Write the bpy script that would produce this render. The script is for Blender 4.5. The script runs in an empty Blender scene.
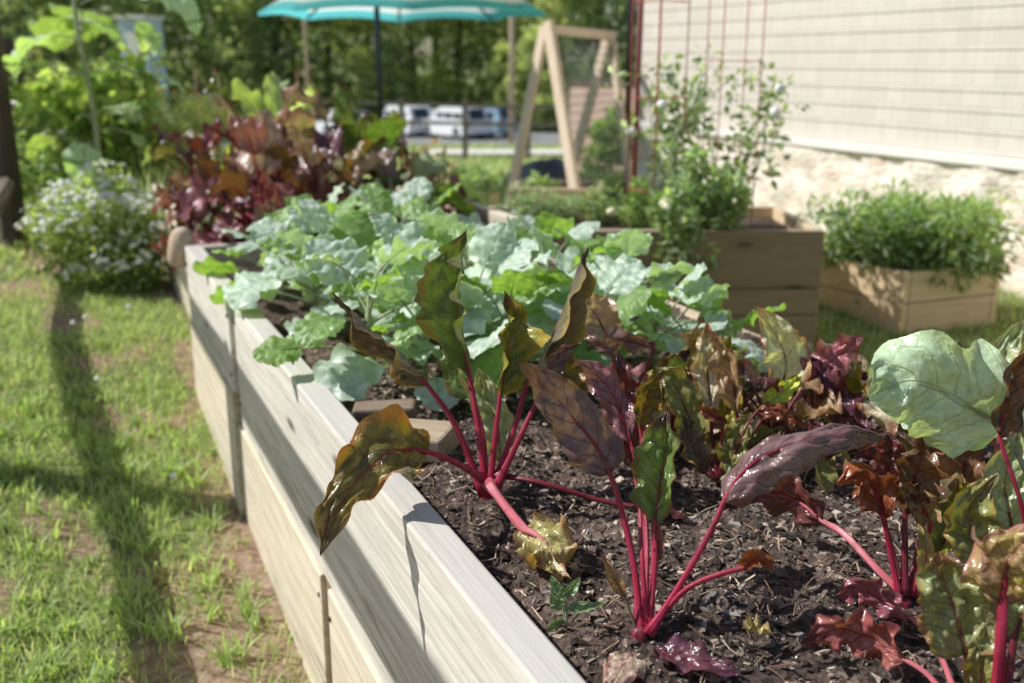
import bpy, math, random
import numpy as np
from mathutils import Vector, Matrix, noise

random.seed(7)
RNG = np.random.default_rng(11)
SC = bpy.context.scene
COL = SC.collection
R = math.radians

# ------------------------------------------------------------------ camera frame
F, CX, CY, ZC = 1000.0, 512.0, 341.5, 1.25
PITCH = math.atan(281.5 / F)
YAW = math.atan(472 / math.hypot(F, 281.5))
_cp, _sp = math.cos(PITCH), math.sin(PITCH)
FW = Vector((math.sin(YAW) * _cp, math.cos(YAW) * _cp, -_sp))
RT = Vector((math.cos(YAW), -math.sin(YAW), 0))
UP = Vector((math.sin(YAW) * _sp, math.cos(YAW) * _sp, _cp))
EYE = Vector((0, 0, ZC))
SOIL = 0.60


def ray(x, y):
    return FW + RT * ((x - CX) / F) + UP * (-(y - CY) / F)


def P(x, y, d):
    return EYE + ray(x, y) * d


def onz(x, y, z):
    r = ray(x, y)
    return EYE + r * ((z - ZC) / r.z)


def ddepth(x, y, z=SOIL):
    r = ray(x, y)
    return (z - ZC) / r.z


def smooth(a, b, x):
    t = min(1.0, max(0.0, (x - a) / (b - a)))
    return t * t * (3 - 2 * t)


def fbm(x, y, z=0.0, o=3):
    s, a, f = 0.0, 0.5, 1.0
    for _ in range(o):
        s += a * noise.noise(Vector((x * f, y * f, z + 7.3 * _)))
        a *= 0.5
        f *= 2.1
    return s


_gr = [0, 9, 14, 20, 30, 45, 60, 90, 4000]
_gz = [0.2, 0.2, -0.32, -0.73, -1.35, -2.3, -2.7, -2.8, -2.8]


def ground_z(x, y):
    near = -0.04 + 0.24 * smooth(1.3, 4.6, y)
    r = math.hypot(x, y)
    far = float(np.interp(r, _gr, _gz))
    k = smooth(6.0, 9.5, r)
    z = near * (1 - k) + far * k
    if r < 12:
        z += 0.02 * fbm(x * 1.3, y * 1.3) + 0.006 * fbm(x * 9, y * 9)
    return z


def dirt(x, y):
    """0 = grass, 1 = bare dirt"""
    n = fbm(x * 3.1 + 4, y * 2.2, 2.0)
    v = 0.0
    if y < 8 and x < 0.45:
        edge = smooth(0.12, 0.33, x + 0.22 * n)
        v = max(v, edge * smooth(3.3, 2.5, y + .8 * n) * (.6 + .4 * smooth(1.9, 2.4, y)))
        v = max(v, smooth(-0.06, .2, n + .15 * smooth(2.6, 1.4, y)) * .8)
        v = max(v, smooth(.22, .02, math.hypot((x + .02) * 1.6, (y - 4.45) * .7) + .2 * n))
    elif y < 8:
        v = smooth(.25, .5, n) * .6
    return v


# ------------------------------------------------------------------ object helpers
def props(o, label=None, cat=None, group=None, kind=None):
    if label:
        o['label'] = label
    if cat:
        o['category'] = cat
    if group:
        o['group'] = group
    if kind:
        o['kind'] = kind
    return o


def empty(name, loc, label, cat, group=None, rz=0.0):
    o = bpy.data.objects.new(name, None)
    o.empty_display_size = 0.1
    COL.objects.link(o)
    o.location = loc
    o.rotation_euler = (0, 0, rz)
    return props(o, label, cat, group)


class MB:
    """collects shapes into one mesh"""

    def __init__(s):
        s.v, s.f, s.uv, s.c = [], [], [], []
        s.mi = []

    def add(s, verts, faces, uvs=None, cols=None, mi=0):
        b = len(s.v)
        s.v.extend([tuple(v) for v in verts])
        s.f.extend([tuple(i + b for i in f) for f in faces])
        s.uv.extend(uvs if uvs else [(0, 0)] * len(verts))
        s.c.extend(cols if cols else [(1, 1, 1)] * len(verts))
        s.mi.extend([mi] * len(faces))

    def box(s, c, size, rz=0.0, M=None, col=None):
        hx, hy, hz = [k / 2 for k in size]
        m = M if M is not None else (Matrix.Translation(c) @ Matrix.Rotation(rz, 4, 'Z'))
        vs = [m @ Vector((x, y, z)) for x in (-hx, hx) for y in (-hy, hy) for z in (-hz, hz)]
        fs = [(0, 1, 3, 2), (4, 6, 7, 5), (0, 4, 5, 1), (2, 3, 7, 6), (0, 2, 6, 4), (1, 5, 7, 3)]
        s.add(vs, fs, cols=[col] * 8 if col else None)

    def beam(s, a, b, w, h, upv=(0, 0, 1)):
        a, b = Vector(a), Vector(b)
        t = (b - a).normalized()
        u = Vector(upv)
        sd = t.cross(u)
        if sd.length < 1e-4:
            sd = t.cross(Vector((1, 0, 0)))
        sd.normalize()
        u = sd.cross(t)
        vs = []
        for p in (a, b):
            for i, j in ((-1, -1), (1, -1), (1, 1), (-1, 1)):
                vs.append(p + sd * (i * w / 2) + u * (j * h / 2))
        s.add(vs, [(3, 2, 1, 0), (4, 5, 6, 7), (0, 1, 5, 4), (1, 2, 6, 5), (2, 3, 7, 6), (3, 0, 4, 7)])

    def tube(s, pts, rad, n=8, col=None, caps=True, rib=0.0):
        pts = [Vector(p) for p in pts]
        if not hasattr(rad, '__len__'):
            rad = [rad] * len(pts)
        vs, fs, uvs = [], [], []
        prev = None
        L = 0
        for i, p in enumerate(pts):
            t = (pts[min(i + 1, len(pts) - 1)] - pts[max(i - 1, 0)])
            if t.length < 1e-9:
                t = Vector((0, 0, 1))
            t.normalize()
            if prev is None:
                a = Vector((1, 0, 0)) if abs(t.x) < 0.8 else Vector((0, 1, 0))
                prev = (a - t * a.dot(t)).normalized()
            else:
                q = prev - t * prev.dot(t)
                prev = q.normalized() if q.length > 1e-6 else prev
            b = t.cross(prev)
            if i:
                L += (p - pts[i - 1]).length
            for k in range(n):
                an = 2 * math.pi * k / n
                vs.append(p + (prev * math.cos(an) + b * math.sin(an)) * rad[i] * (1 + rib * math.cos(4 * an) + rib * .8 * noise.noise(Vector((i * .45, k * 1.9, rad[0] * 3000)))))
                uvs.append((L, k / n))
        for i in range(len(pts) - 1):
            for k in range(n):
                a = i * n + k
                b = i * n + (k + 1) % n
                fs.append((a, b, b + n, a + n))
        if caps:
            fs.append(tuple(range(n))[::-1])
            fs.append(tuple((len(pts) - 1) * n + k for k in range(n)))
        s.add(vs, fs, uvs, [col] * len(vs) if col else None)

    def build(s, name, mat, parent=None, smooth_=False, origin=None, bevel=0.0):
        me = bpy.data.meshes.new(name)
        org = Vector(origin) if origin is not None else (parent.matrix_world.translation if False else None)
        vs = s.v
        if org is not None:
            vs = [(v[0] - org.x, v[1] - org.y, v[2] - org.z) for v in vs]
        me.from_pydata(vs, [], s.f)
        me.update()
        n = len(me.loops)
        li = np.empty(n, dtype=np.int32)
        me.loops.foreach_get('vertex_index', li)
        uvl = me.uv_layers.new(name='UVMap')
        uvl.data.foreach_set('uv', np.array(s.uv, dtype=np.float32)[li].ravel())
        ca = me.color_attributes.new('Col', 'FLOAT_COLOR', 'POINT')
        cc = np.ones((len(s.v), 4), dtype=np.float32)
        cc[:, :3] = np.array(s.c, dtype=np.float32)
        ca.data.foreach_set('color', cc.ravel())
        for m in (mat if isinstance(mat, (list, tuple)) else [mat]):
            me.materials.append(m)
        if any(s.mi):
            me.polygons.foreach_set('material_index', np.array(s.mi, dtype=np.int32))
        if smooth_:
            me.polygons.foreach_set('use_smooth', np.ones(len(me.polygons), dtype=bool))
        o = bpy.data.objects.new(name, me)
        COL.objects.link(o)
        if bevel > 0:
            bv = o.modifiers.new('bevel', 'BEVEL')
            bv.width = bevel
            bv.segments = 2
            bv.limit_method = 'ANGLE'
        if org is not None and parent is None:
            o.location = org
        if parent is not None:
            o.parent = parent
        return o


def copy_tree(o, parent=None):
    c = o.copy()
    COL.objects.link(c)
    c.parent = parent
    for ch in list(o.children):
        copy_tree(ch, c)
    return c


def catmull(pts, n):
    pts = [Vector(p) for p in pts]
    if len(pts) == 2:
        return [pts[0].lerp(pts[1], i / n) for i in range(n + 1)]
    e = [pts[0] * 2 - pts[1]] + pts + [pts[-1] * 2 - pts[-2]]
    out = []
    for i in range(n + 1):
        t = i / n * (len(pts) - 1)
        k = min(int(t), len(pts) - 2)
        t -= k
        a, b, c, d = e[k:k + 4]
        out.append(0.5 * ((2 * b) + (c - a) * t + (2 * a - 5 * b + 4 * c - d) * t * t + (3 * b - a - 3 * c + d) * t ** 3))
    return out


# ------------------------------------------------------------------ materials
class NT:
    def __init__(s, name):
        s.m = bpy.data.materials.new(name)
        s.m.use_nodes = True
        s.t = s.m.node_tree
        s.t.nodes.clear()
        s.out = s.n('ShaderNodeOutputMaterial')

    def n(s, typ, **kw):
        nd = s.t.nodes.new(typ)
        for k, v in kw.items():
            setattr(nd, k, v)
        return nd

    def set(s, nd, key, val):
        sk = nd.inputs[key]
        if isinstance(val, bpy.types.NodeSocket):
            s.t.links.new(val, sk)
        else:
            if sk.type == 'RGBA' and len(val) == 3:
                val = (*val, 1)
            sk.default_value = val

    def math(s, op, a, b=None, c=None):
        nd = s.n('ShaderNodeMath', operation=op)
        s.set(nd, 0, a)
        if b is not None:
            s.set(nd, 1, b)
        if c is not None:
            s.set(nd, 2, c)
        return nd.outputs[0]

    def mix(s, f, a, b, blend='MIX'):
        nd = s.n('ShaderNodeMix', data_type='RGBA', blend_type=blend)
        s.set(nd, 0, f)
        s.set(nd, 6, a)
        s.set(nd, 7, b)
        return nd.outputs[2]

    def coord(s, kind='Object', scale=(1, 1, 1)):
        tc = s.n('ShaderNodeTexCoord')
        mp = s.n('ShaderNodeMapping')
        s.set(mp, 'Vector', tc.outputs[kind])
        mp.inputs['Scale'].default_value = scale
        return mp.outputs[0]

    def noise(s, vec, scale, detail=4, rough=.55, dist=0.0, out=0):
        nd = s.n('ShaderNodeTexNoise')
        if vec is not None:
            s.set(nd, 'Vector', vec)
        nd.inputs['Scale'].default_value = scale
        nd.inputs['Detail'].default_value = detail
        nd.inputs['Roughness'].default_value = rough
        nd.inputs['Distortion'].default_value = dist
        return nd.outputs[out]

    def ramp(s, f, stops):
        nd = s.n('ShaderNodeValToRGB')
        s.set(nd, 0, f)
        el = nd.color_ramp.elements
        while len(el) < len(stops):
            el.new(.5)
        for e, (p, c) in zip(el, stops):
            e.position = p
            e.color = (*c, 1) if len(c) == 3 else c
        return nd.outputs[0]

    def bump(s, h, strength=.3, dist=.01, normal=None):
        nd = s.n('ShaderNodeBump')
        nd.inputs['Strength'].default_value = strength
        nd.inputs['Distance'].default_value = dist
        s.set(nd, 'Height', h)
        if normal is not None:
            s.set(nd, 'Normal', normal)
        return nd.outputs[0]

    def bsdf(s, color, rough=.6, spec=.5, normal=None, metal=0.0, transl=None, tf=.3):
        b = s.n('ShaderNodeBsdfPrincipled')
        s.set(b, 'Base Color', color)
        s.set(b, 'Roughness', rough)
        s.set(b, 'Specular IOR Level', spec)
        b.inputs['Metallic'].default_value = metal
        if normal is not None:
            s.set(b, 'Normal', normal)
        res = b.outputs[0]
        if transl is not None:
            tr = s.n('ShaderNodeBsdfTranslucent')
            s.set(tr, 'Color', transl)
            if normal is not None:
                s.set(tr, 'Normal', normal)
            mx = s.n('ShaderNodeMixShader')
            mx.inputs[0].default_value = tf
            s.t.links.new(res, mx.inputs[1])
            s.t.links.new(tr.outputs[0], mx.inputs[2])
            res = mx.outputs[0]
        s.t.links.new(res, s.out.inputs[0])
        return s.m


def attr(nt, name='Col'):
    a = nt.n('ShaderNodeAttribute', attribute_name=name)
    return a.outputs['Color']


def mat_plain(name, col, rough=.6, var=.25, scale=8, bump=.2, spec=.4, metal=0.0):
    t = NT(name)
    v = t.coord()
    f = t.noise(v, scale, 5)
    dark = tuple(c * (1 - var) for c in col)
    lite = tuple(min(1, c * (1 + var)) for c in col)
    c = t.ramp(f, [(.3, dark), (.7, lite)])
    nrm = t.bump(t.noise(v, scale * 6, 3), bump, .004) if bump else None
    return t.bsdf(c, rough, spec, nrm, metal)


def mat_wood(name, light, dark, axis='Y', rough=.75, knots=True, grain=1.0, tint=None, worn=0.0):
    t = NT(name)
    a, l = 26 * grain, 1.1 * grain
    sc = {'X': (l, a, a), 'Y': (a, l, a), 'Z': (a, a, l)}[axis]
    # grain lines bend round slow waves
    wob = t.noise(t.coord('Object', tuple(k * .16 for k in sc)), 1.0, 2)
    base = t.coord('Object', sc)
    add = t.n('ShaderNodeVectorMath', operation='ADD')
    t.set(add, 0, base)
    cb = t.n('ShaderNodeCombineXYZ')
    for k in range(3):
        t.set(cb, k, t.math('MULTIPLY', wob, 5.0 if sc[k] == a else 0.0))
    t.set(add, 1, cb.outputs[0])
    v = add.outputs[0]
    f = t.noise(v, 1.0, 6, .62, .4)
    c = t.ramp(f, [(.25, dark), (.47, tuple(.5 * (p + q) for p, q in zip(light, dark))), (.72, light)])
    big = t.noise(t.coord('Object', tuple(k * .12 for k in sc)), 1.0, 3)
    c = t.mix(t.math('MULTIPLY', big, .4), c, tuple(.72 * (p * .4 + q * .6) for p, q in zip(light, dark)))
    vf = t.n('ShaderNodeVectorMath', operation='SCALE')
    t.set(vf, 0, v)
    vf.inputs['Scale'].default_value = 3.6
    fine = t.noise(vf.outputs[0], 1.0, 4, .7)
    c = t.mix(.22 + .22 * worn, c, t.ramp(fine, [(.35, (.35, .32, .28)), (.6, (1, 1, 1))]), 'MULTIPLY')
    h = t.math('ADD', f, t.math('MULTIPLY', fine, .6))
    if worn:
        crk = t.noise(t.coord('Object', tuple(k * (1.5 if k == a else .9) for k in sc)), 1.0, 2, .5)
        cm = t.ramp(crk, [(.485, (0, 0, 0)), (.5, (1, 1, 1)), (.515, (0, 0, 0))])
        msk = t.ramp(t.noise(t.coord('Object', tuple(k * .35 for k in sc)), 1.0, 2), [(.5, (0, 0, 0)), (.62, (1, 1, 1))])
        cm = t.mix(1.0, cm, msk, 'MULTIPLY')
        c = t.mix(t.math('MULTIPLY', cm, .75 * worn), c, tuple(.22 * q for q in dark))
        h = t.math('SUBTRACT', h, t.math('MULTIPLY', cm, 1.2))
        grey = t.ramp(t.noise(t.coord('Object', (3, 1.3, 5)), 1.4, 5, .6), [(.4, (0, 0, 0)), (.68, (1, 1, 1))])
        c = t.mix(t.math('MULTIPLY', grey, .5 * worn), c, (.54, .52, .46))
        spots = t.ramp(t.noise(t.coord('Object'), 38, 3, .6), [(.68, (0, 0, 0)), (.74, (1, 1, 1))])
        c = t.mix(t.math('MULTIPLY', spots, .4 * worn), c, (.2, .17, .14))
    if knots:
        k = t.n('ShaderNodeTexVoronoi')
        ks = {'X': (1.7, 6, 6), 'Y': (6, 1.7, 6), 'Z': (6, 6, 1.7)}[axis]
        t.set(k, 'Vector', t.coord('Object', ks))
        k.inputs['Scale'].default_value = 1.25
        halo = t.ramp(k.outputs['Distance'], [(.10, (1, 1, 1)), (.30, (0, 0, 0))])
        c = t.mix(t.math('MULTIPLY', halo, .45), c, tuple(.75 * q for q in dark))
        km = t.ramp(k.outputs['Distance'], [(.06, (1, 1, 1)), (.12, (0, 0, 0))])
        c = t.mix(km, c, tuple(.22 * q for q in dark))
    if tint:
        geo = t.n('ShaderNodeNewGeometry')
        sep = t.n('ShaderNodeSeparateXYZ')
        t.set(sep, 0, geo.outputs['Normal'])
        topf = t.math('MULTIPLY', t.math('MAXIMUM', sep.outputs[2], 0.0), .75)
        c = t.mix(topf, c, t.mix(f, tuple(q * .6 for q in tint), tint))
    return t.bsdf(c, rough, .25, t.bump(h, .5, .004))


def mat_leaf(name, vein, veinstr=.55, rough=.27, tf=.3, tmul=(1.9, 1.9, .8), nveins=7.0, bumpd=.0055, spec=.62, waxy=0.0):
    t = NT(name)
    col = attr(t)
    uvn = t.n('ShaderNodeUVMap')
    sp = t.n('ShaderNodeSeparateXYZ')
    t.set(sp, 0, uvn.outputs[0])
    u, v = sp.outputs[0], sp.outputs[1]
    ob = t.coord('Object')
    nz = t.noise(ob, 28, 3)
    av = t.math('ABSOLUTE', v)
    side = t.math('MULTIPLY', t.math('SIGN', v), .17)
    ph = t.math('ADD', t.math('SUBTRACT', t.math('MULTIPLY', u, nveins), t.math('MULTIPLY', av, 1.7)), side)
    ph = t.math('ADD', ph, t.math('MULTIPLY', nz, .5))
    fr = t.math('ABSOLUTE', t.math('SUBTRACT', t.math('FRACT', ph), .5))        # .5 on the vein
    lat = t.math('MULTIPLY', t.math('SUBTRACT', fr, .44), 16.0)
    lat = t.math('MINIMUM', t.math('MAXIMUM', lat, 0.0), 1.0)
    lat = t.math('MULTIPLY', lat, t.math('SUBTRACT', 1.0, t.math('MULTIPLY', av, .75)))
    mid = t.math('SUBTRACT', 1.0, t.math('MINIMUM', t.math('MULTIPLY', av, t.math('ADD', 11.0, t.math('MULTIPLY', u, 22.0))), 1.0))
    mid = t.math('MINIMUM', t.math('MULTIPLY', mid, 2.0), 1.0)
    vm = t.math('MAXIMUM', t.math('MULTIPLY', lat, .6), mid)
    # fine netting
    vo = t.n('ShaderNodeTexVoronoi', feature='DISTANCE_TO_EDGE')
    t.set(vo, 'Vector', ob)
    vo.inputs['Scale'].default_value = 95
    net = t.ramp(vo.outputs['Distance'], [(.02, (1, 1, 1)), (.12, (0, 0, 0))])
    mott = t.noise(ob, 60, 5, .65)
    c = t.mix(.5, col, t.mix(1.0, col, t.ramp(mott, [(.32, (.6, .58, .55)), (.68, (1.4, 1.4, 1.35))]), 'MULTIPLY'))
    # dry brown blotches
    bl = t.ramp(t.noise(ob, 17, 5, .7), [(.63, (0, 0, 0)), (.72, (1, 1, 1))])
    c = t.mix(t.math('MULTIPLY', bl, .16 if waxy == 0 else .05), c, (.16, .085, .035))
    c = t.mix(t.math('MULTIPLY', vm, veinstr), c, vein)
    c = t.mix(t.math('MULTIPLY', net, .07), c, vein)
    h = t.math('SUBTRACT', t.math('MULTIPLY', t.noise(ob, 30, 3), .9), t.math('MULTIPLY', vm, .45))
    h = t.math('SUBTRACT', h, t.math('MULTIPLY', net, .03))
    nrm = t.bump(h, 1.0, bumpd)
    tc = t.mix(1.0, c, tmul, 'MULTIPLY')
    rg = t.math('ADD', rough - .08, t.math('MULTIPLY', mott, .2))
    if waxy:
        c = t.mix(t.math('MULTIPLY', t.noise(ob, 20, 3), waxy), c, (.76, .84, .76))
    return t.bsdf(c, rg, spec, nrm, transl=tc, tf=tf)


def mat_small(name, rough=.5, tf=.3, tmul=(1.5, 1.5, .7), spec=.4):
    t = NT(name)
    c = attr(t)
    tc = t.mix(1.0, c, tmul, 'MULTIPLY')
    return t.bsdf(c, rough, spec, transl=tc, tf=tf)


def mat_col(name, rough=.8, spec=.2, bump=0.0, bscale=60, var=.3):
    t = NT(name)
    c = attr(t)
    v = t.coord()
    nz = t.noise(v, bscale, 4)
    c = t.mix(1.0, c, t.ramp(nz, [(.3, (1 - var,) * 3), (.7, (1 + var,) * 3)]), 'MULTIPLY')
    return t.bsdf(c, rough, spec, t.bump(nz, bump, .004) if bump else None)


M = {}
M['wood'] = mat_wood('weathered_timber', (1.0, .96, .86), (.74, .68, .58), tint=(.66, .63, .57), worn=1.0)
M['wood_low'] = mat_wood('pale_timber', (.98, .89, .70), (.72, .60, .43), worn=.8)
M['wood_x'] = mat_wood('weathered_timber_across', (.80, .70, .54), (.50, .42, .32), axis='X', tint=(.56, .5, .43))
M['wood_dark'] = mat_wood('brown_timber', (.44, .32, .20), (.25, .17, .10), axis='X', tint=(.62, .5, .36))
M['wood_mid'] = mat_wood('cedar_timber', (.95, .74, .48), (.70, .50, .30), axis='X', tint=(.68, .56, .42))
M['wood_post'] = mat_wood('old_post_timber', (.17, .135, .105), (.07, .055, .042), axis='Z', knots=False)
M['wood_rail'] = mat_wood('old_rail_timber', (.24, .18, .14), (.10, .075, .055), axis='Y', knots=False)
M['wood_faded'] = mat_wood('faded_rail_timber', (.40, .34, .28), (.26, .215, .175), axis='X', knots=False)
M['wood_trellis'] = mat_wood('trellis_timber', (.90, .74, .56), (.70, .54, .38), axis='Z', knots=False)
M['log'] = mat_wood('log_timber', (.80, .64, .48), (.52, .38, .26), axis='Z', knots=False)
M['block'] = mat_wood('scrap_timber', (.36, .26, .18), (.14, .10, .07), axis='X', knots=False, worn=.8)
M['block_l'] = mat_wood('pale_scrap_timber', (.60, .48, .34), (.32, .23, .15), axis='X', knots=False, worn=.8)
M['chard'] = mat_leaf('chard_leaf', (.34, .03, .06), .5, tf=.19)
M['chard_pale'] = mat_leaf('chard_leaf_pale_vein', (.42, .50, .30), .5, tf=.22, rough=.24)
M['kale'] = mat_leaf('kale_leaf', (.62, .72, .60), .4, rough=.42, tf=.3, tmul=(1.25, 1.5, .45), nveins=5, bumpd=.003, waxy=.6)
M['kaleyoung'] = mat_leaf('young_kale_leaf', (.46, .58, .30), .4, rough=.4, tf=.45, tmul=(1.4, 1.5, .4), nveins=5, bumpd=.003)
M['leafgreen'] = mat_leaf('garden_leaf', (.35, .45, .2), .35, rough=.45, tf=.35, tmul=(1.5, 1.7, .5), nveins=6)
M['small'] = mat_small('small_leaf', tf=.5, tmul=(1.4, 1.4, .75))
M['needle'] = mat_small('feathery_leaf', tf=.4)
M['grass'] = mat_small('grass_blade', rough=.5, tf=.5, tmul=(1.35, 1.35, .7))
M['tree'] = mat_small('tree_leaf', rough=.6, tf=.6, tmul=(1.5, 1.45, .9))
M['flower'] = mat_plain('white_petal', (.85, .85, .78), .6, .08, 30, 0)
M['pbloom'] = mat_plain('pale_yellow_fruit', (.86, .82, .52), .4, .1, 30, 0)
M['tomato'] = mat_plain('orange_fruit', (.68, .30, .08), .35, .15, 20, 0)


def mat_stem(name, col, col2, rough=.34):
    t = NT(name)
    uvn = t.n('ShaderNodeUVMap')
    mp = t.n('ShaderNodeMapping')
    t.set(mp, 'Vector', uvn.outputs[0])
    mp.inputs['Scale'].default_value = (7, 9, 1)
    streak = t.noise(mp.outputs[0], 1.6, 4, .6)
    f = t.noise(t.coord('Object'), 42, 5, .65)
    c = t.ramp(streak, [(.3, col2), (.52, col), (.78, tuple(min(1, k * 1.3 + .05) for k in col))])
    c = t.mix(t.ramp(f, [(.55, (0, 0, 0)), (.72, (1, 1, 1))]), c, tuple(k * .6 for k in col2))
    bl = t.ramp(t.noise(t.coord('Object'), 19, 4), [(.56, (0, 0, 0)), (.72, (1, 1, 1))])
    c = t.mix(t.math('MULTIPLY', bl, .3), c, tuple(min(1, k * 1.1 + .14) for k in col))
    return t.bsdf(c, rough, .55, t.bump(t.math('ADD', streak, t.math('MULTIPLY', f, .4)), .5, .003), transl=c, tf=.12)


M['stem_red'] = mat_stem('red_stalk', (.46, .026, .07), (.20, .012, .026))
M['stem_dark'] = mat_stem('dark_red_stalk', (.22, .022, .04), (.10, .015, .02))
M['stem_pink'] = mat_stem('pink_stalk', (.58, .15, .18), (.40, .07, .09))
M['stem_green'] = mat_stem('green_stalk', (.46, .52, .32), (.30, .36, .18), .5)
M['stem_brown'] = mat_stem('brown_stalk', (.22, .15, .08), (.12, .08, .04), .7)
M['bark'] = mat_wood('bark', (.20, .16, .12), (.08, .06, .045), axis='Z', knots=False, grain=.4)
M['red_wire'] = mat_plain('red_coated_wire', (.52, .11, .09), .4, .15, 20, 0)
M['wire'] = mat_plain('grey_wire', (.35, .36, .36), .4, .1, 20, 0, metal=.8)
M['dull_red'] = mat_plain('dull_red_paint', (.22, .05, .045), .5, .2, 20, 0)
M['darkmetal'] = mat_plain('dark_metal', (.03, .035, .045), .4, .2, 20, 0, metal=.3)
M['chip'] = mat_col('bark_chip', .85, .25, .4, 140)
M['concrete'] = mat_plain('concrete', (.72, .68, .62), .85, .12, 2, .3)
M['asphalt'] = mat_plain('asphalt', (.26, .255, .25), .9, .2, 1.5, .3)
M['white_paint'] = mat_plain('white_car_paint', (.86, .87, .88), .3, .02, 3, 0)
M['blue_paint'] = mat_plain('blue_grey_car_paint', (.36, .50, .60), .3, .05, 3, 0)
M['black_paint'] = mat_plain('dark_car_paint', (.07, .08, .10), .22, .05, 3, 0)
M['glass'] = mat_plain('tinted_glass', (.03, .04, .05), .05, .05, 3, 0, spec=.8)
M['rubber'] = mat_plain('black_rubber', (.02, .02, .02), .8, .1, 10, 0)
M['rim'] = mat_plain('alloy_rim', (.5, .5, .52), .3, .1, 10, 0, metal=.9)
M['lamp'] = mat_plain('lamp_lens', (.75, .75, .72), .15, .05, 10, 0)
M['taillamp'] = mat_plain('red_lens', (.4, .02, .02), .2, .05, 10, 0)
M['trim'] = mat_plain('white_trim', (.86, .83, .77), .6, .05, 4, .1)
M['tarp'] = mat_plain('dark_blue_plastic', (.06, .075, .10), .4, .3, 6, .4)
M['shed'] = mat_plain('pale_blue_paint', (.50, .60, .70), .5, .06, 3, 0)
M['roof'] = mat_plain('shingle_roof', (.14, .12, .11), .9, .25, 8, .4)


def mat_siding():
    t = NT('shake_siding')
    br = t.n('ShaderNodeTexBrick')
    tc = t.coord('Object')
    sp = t.n('ShaderNodeSeparateXYZ')
    t.set(sp, 0, tc)
    cb = t.n('ShaderNodeCombineXYZ')
    t.set(cb, 0, sp.outputs[1])
    t.set(cb, 1, sp.outputs[2])
    t.set(br, 'Vector', cb.outputs[0])
    br.inputs['Color1'].default_value = (.71, .65, .57, 1)
    br.inputs['Color2'].default_value = (.66, .60, .52, 1)
    br.inputs['Mortar'].default_value = (.58, .53, .47, 1)
    br.inputs['Scale'].default_value = 1.0
    br.inputs['Brick Width'].default_value = .13
    br.inputs['Row Height'].default_value = .102
    br.inputs['Mortar Size'].default_value = .003
    br.inputs['Mortar Smooth'].default_value = .2
    c = t.mix(.25, br.outputs[0], t.ramp(t.noise(t.coord('Object', (20, 20, 1.5)), 1.5, 4), [(.3, (.8, .8, .8)), (.7, (1.1, 1.1, 1.1))]), 'MULTIPLY')
    return t.bsdf(c, .8, .2, t.bump(t.noise(t.coord('Object', (40, 40, 3)), 2, 4), .3, .004))


def mat_stone(name, cols, mortar, scale, zs=1.8):
    t = NT(name)
    v = t.coord('Object', (1, 1, zs))
    wob = t.n('ShaderNodeVectorMath', operation='ADD')
    t.set(wob, 0, v)
    nz = t.n('ShaderNodeTexNoise')
    t.set(nz, 'Vector', v)
    nz.inputs['Scale'].default_value = 3
    sc = t.n('ShaderNodeVectorMath', operation='SCALE')
    t.set(sc, 0, nz.outputs['Color'])
    sc.inputs['Scale'].default_value = .12
    t.set(wob, 1, sc.outputs[0])
    a = t.n('ShaderNodeTexVoronoi')
    t.set(a, 'Vector', wob.outputs[0])
    a.inputs['Scale'].default_value = scale
    e = t.n('ShaderNodeTexVoronoi', feature='DISTANCE_TO_EDGE')
    t.set(e, 'Vector', wob.outputs[0])
    e.inputs['Scale'].default_value = scale
    sp = t.n('ShaderNodeSeparateColor')
    t.set(sp, 0, a.outputs['Color'])
    c = t.ramp(sp.outputs[0], [(i / (len(cols) - 1), k) for i, k in enumerate(cols)])
    c = t.mix(.5, c, t.ramp(t.noise(v, 25, 5), [(.3, (.65, .65, .65)), (.7, (1.2, 1.2, 1.2))]), 'MULTIPLY')
    em = t.ramp(e.outputs['Distance'], [(.02, (1, 1, 1)), (.09, (0, 0, 0))])
    c = t.mix(em, c, mortar)
    hh = t.math('MINIMUM', e.outputs['Distance'], .15)
    return t.bsdf(c, .9, .2, t.bump(t.math('ADD', hh, t.math('MULTIPLY', t.noise(v, 30, 4), .06)), .8, .03))


M['siding'] = mat_siding()
M['stone'] = mat_stone('pale_stone', [(.86, .76, .63), (.86, .68, .57), (.92, .85, .74), (.74, .62, .51), (.88, .78, .66)], (.88, .82, .72), 10.0)


def mat_brick():
    t = NT('pink_brick')
    tc = t.coord('Object')
    sp = t.n('ShaderNodeSeparateXYZ')
    t.set(sp, 0, tc)
    cb = t.n('ShaderNodeCombineXYZ')
    t.set(cb, 0, sp.outputs[0])
    t.set(cb, 1, sp.outputs[2])
    br = t.n('ShaderNodeTexBrick')
    t.set(br, 'Vector', cb.outputs[0])
    br.inputs['Color1'].default_value = (.66, .44, .35, 1)
    br.inputs['Color2'].default_value = (.72, .50, .41, 1)
    br.inputs['Mortar'].default_value = (.55, .48, .42, 1)
    br.inputs['Scale'].default_value = 4.5
    return t.bsdf(br.outputs[0], .9, .2)


M['brick'] = mat_brick()


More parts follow.
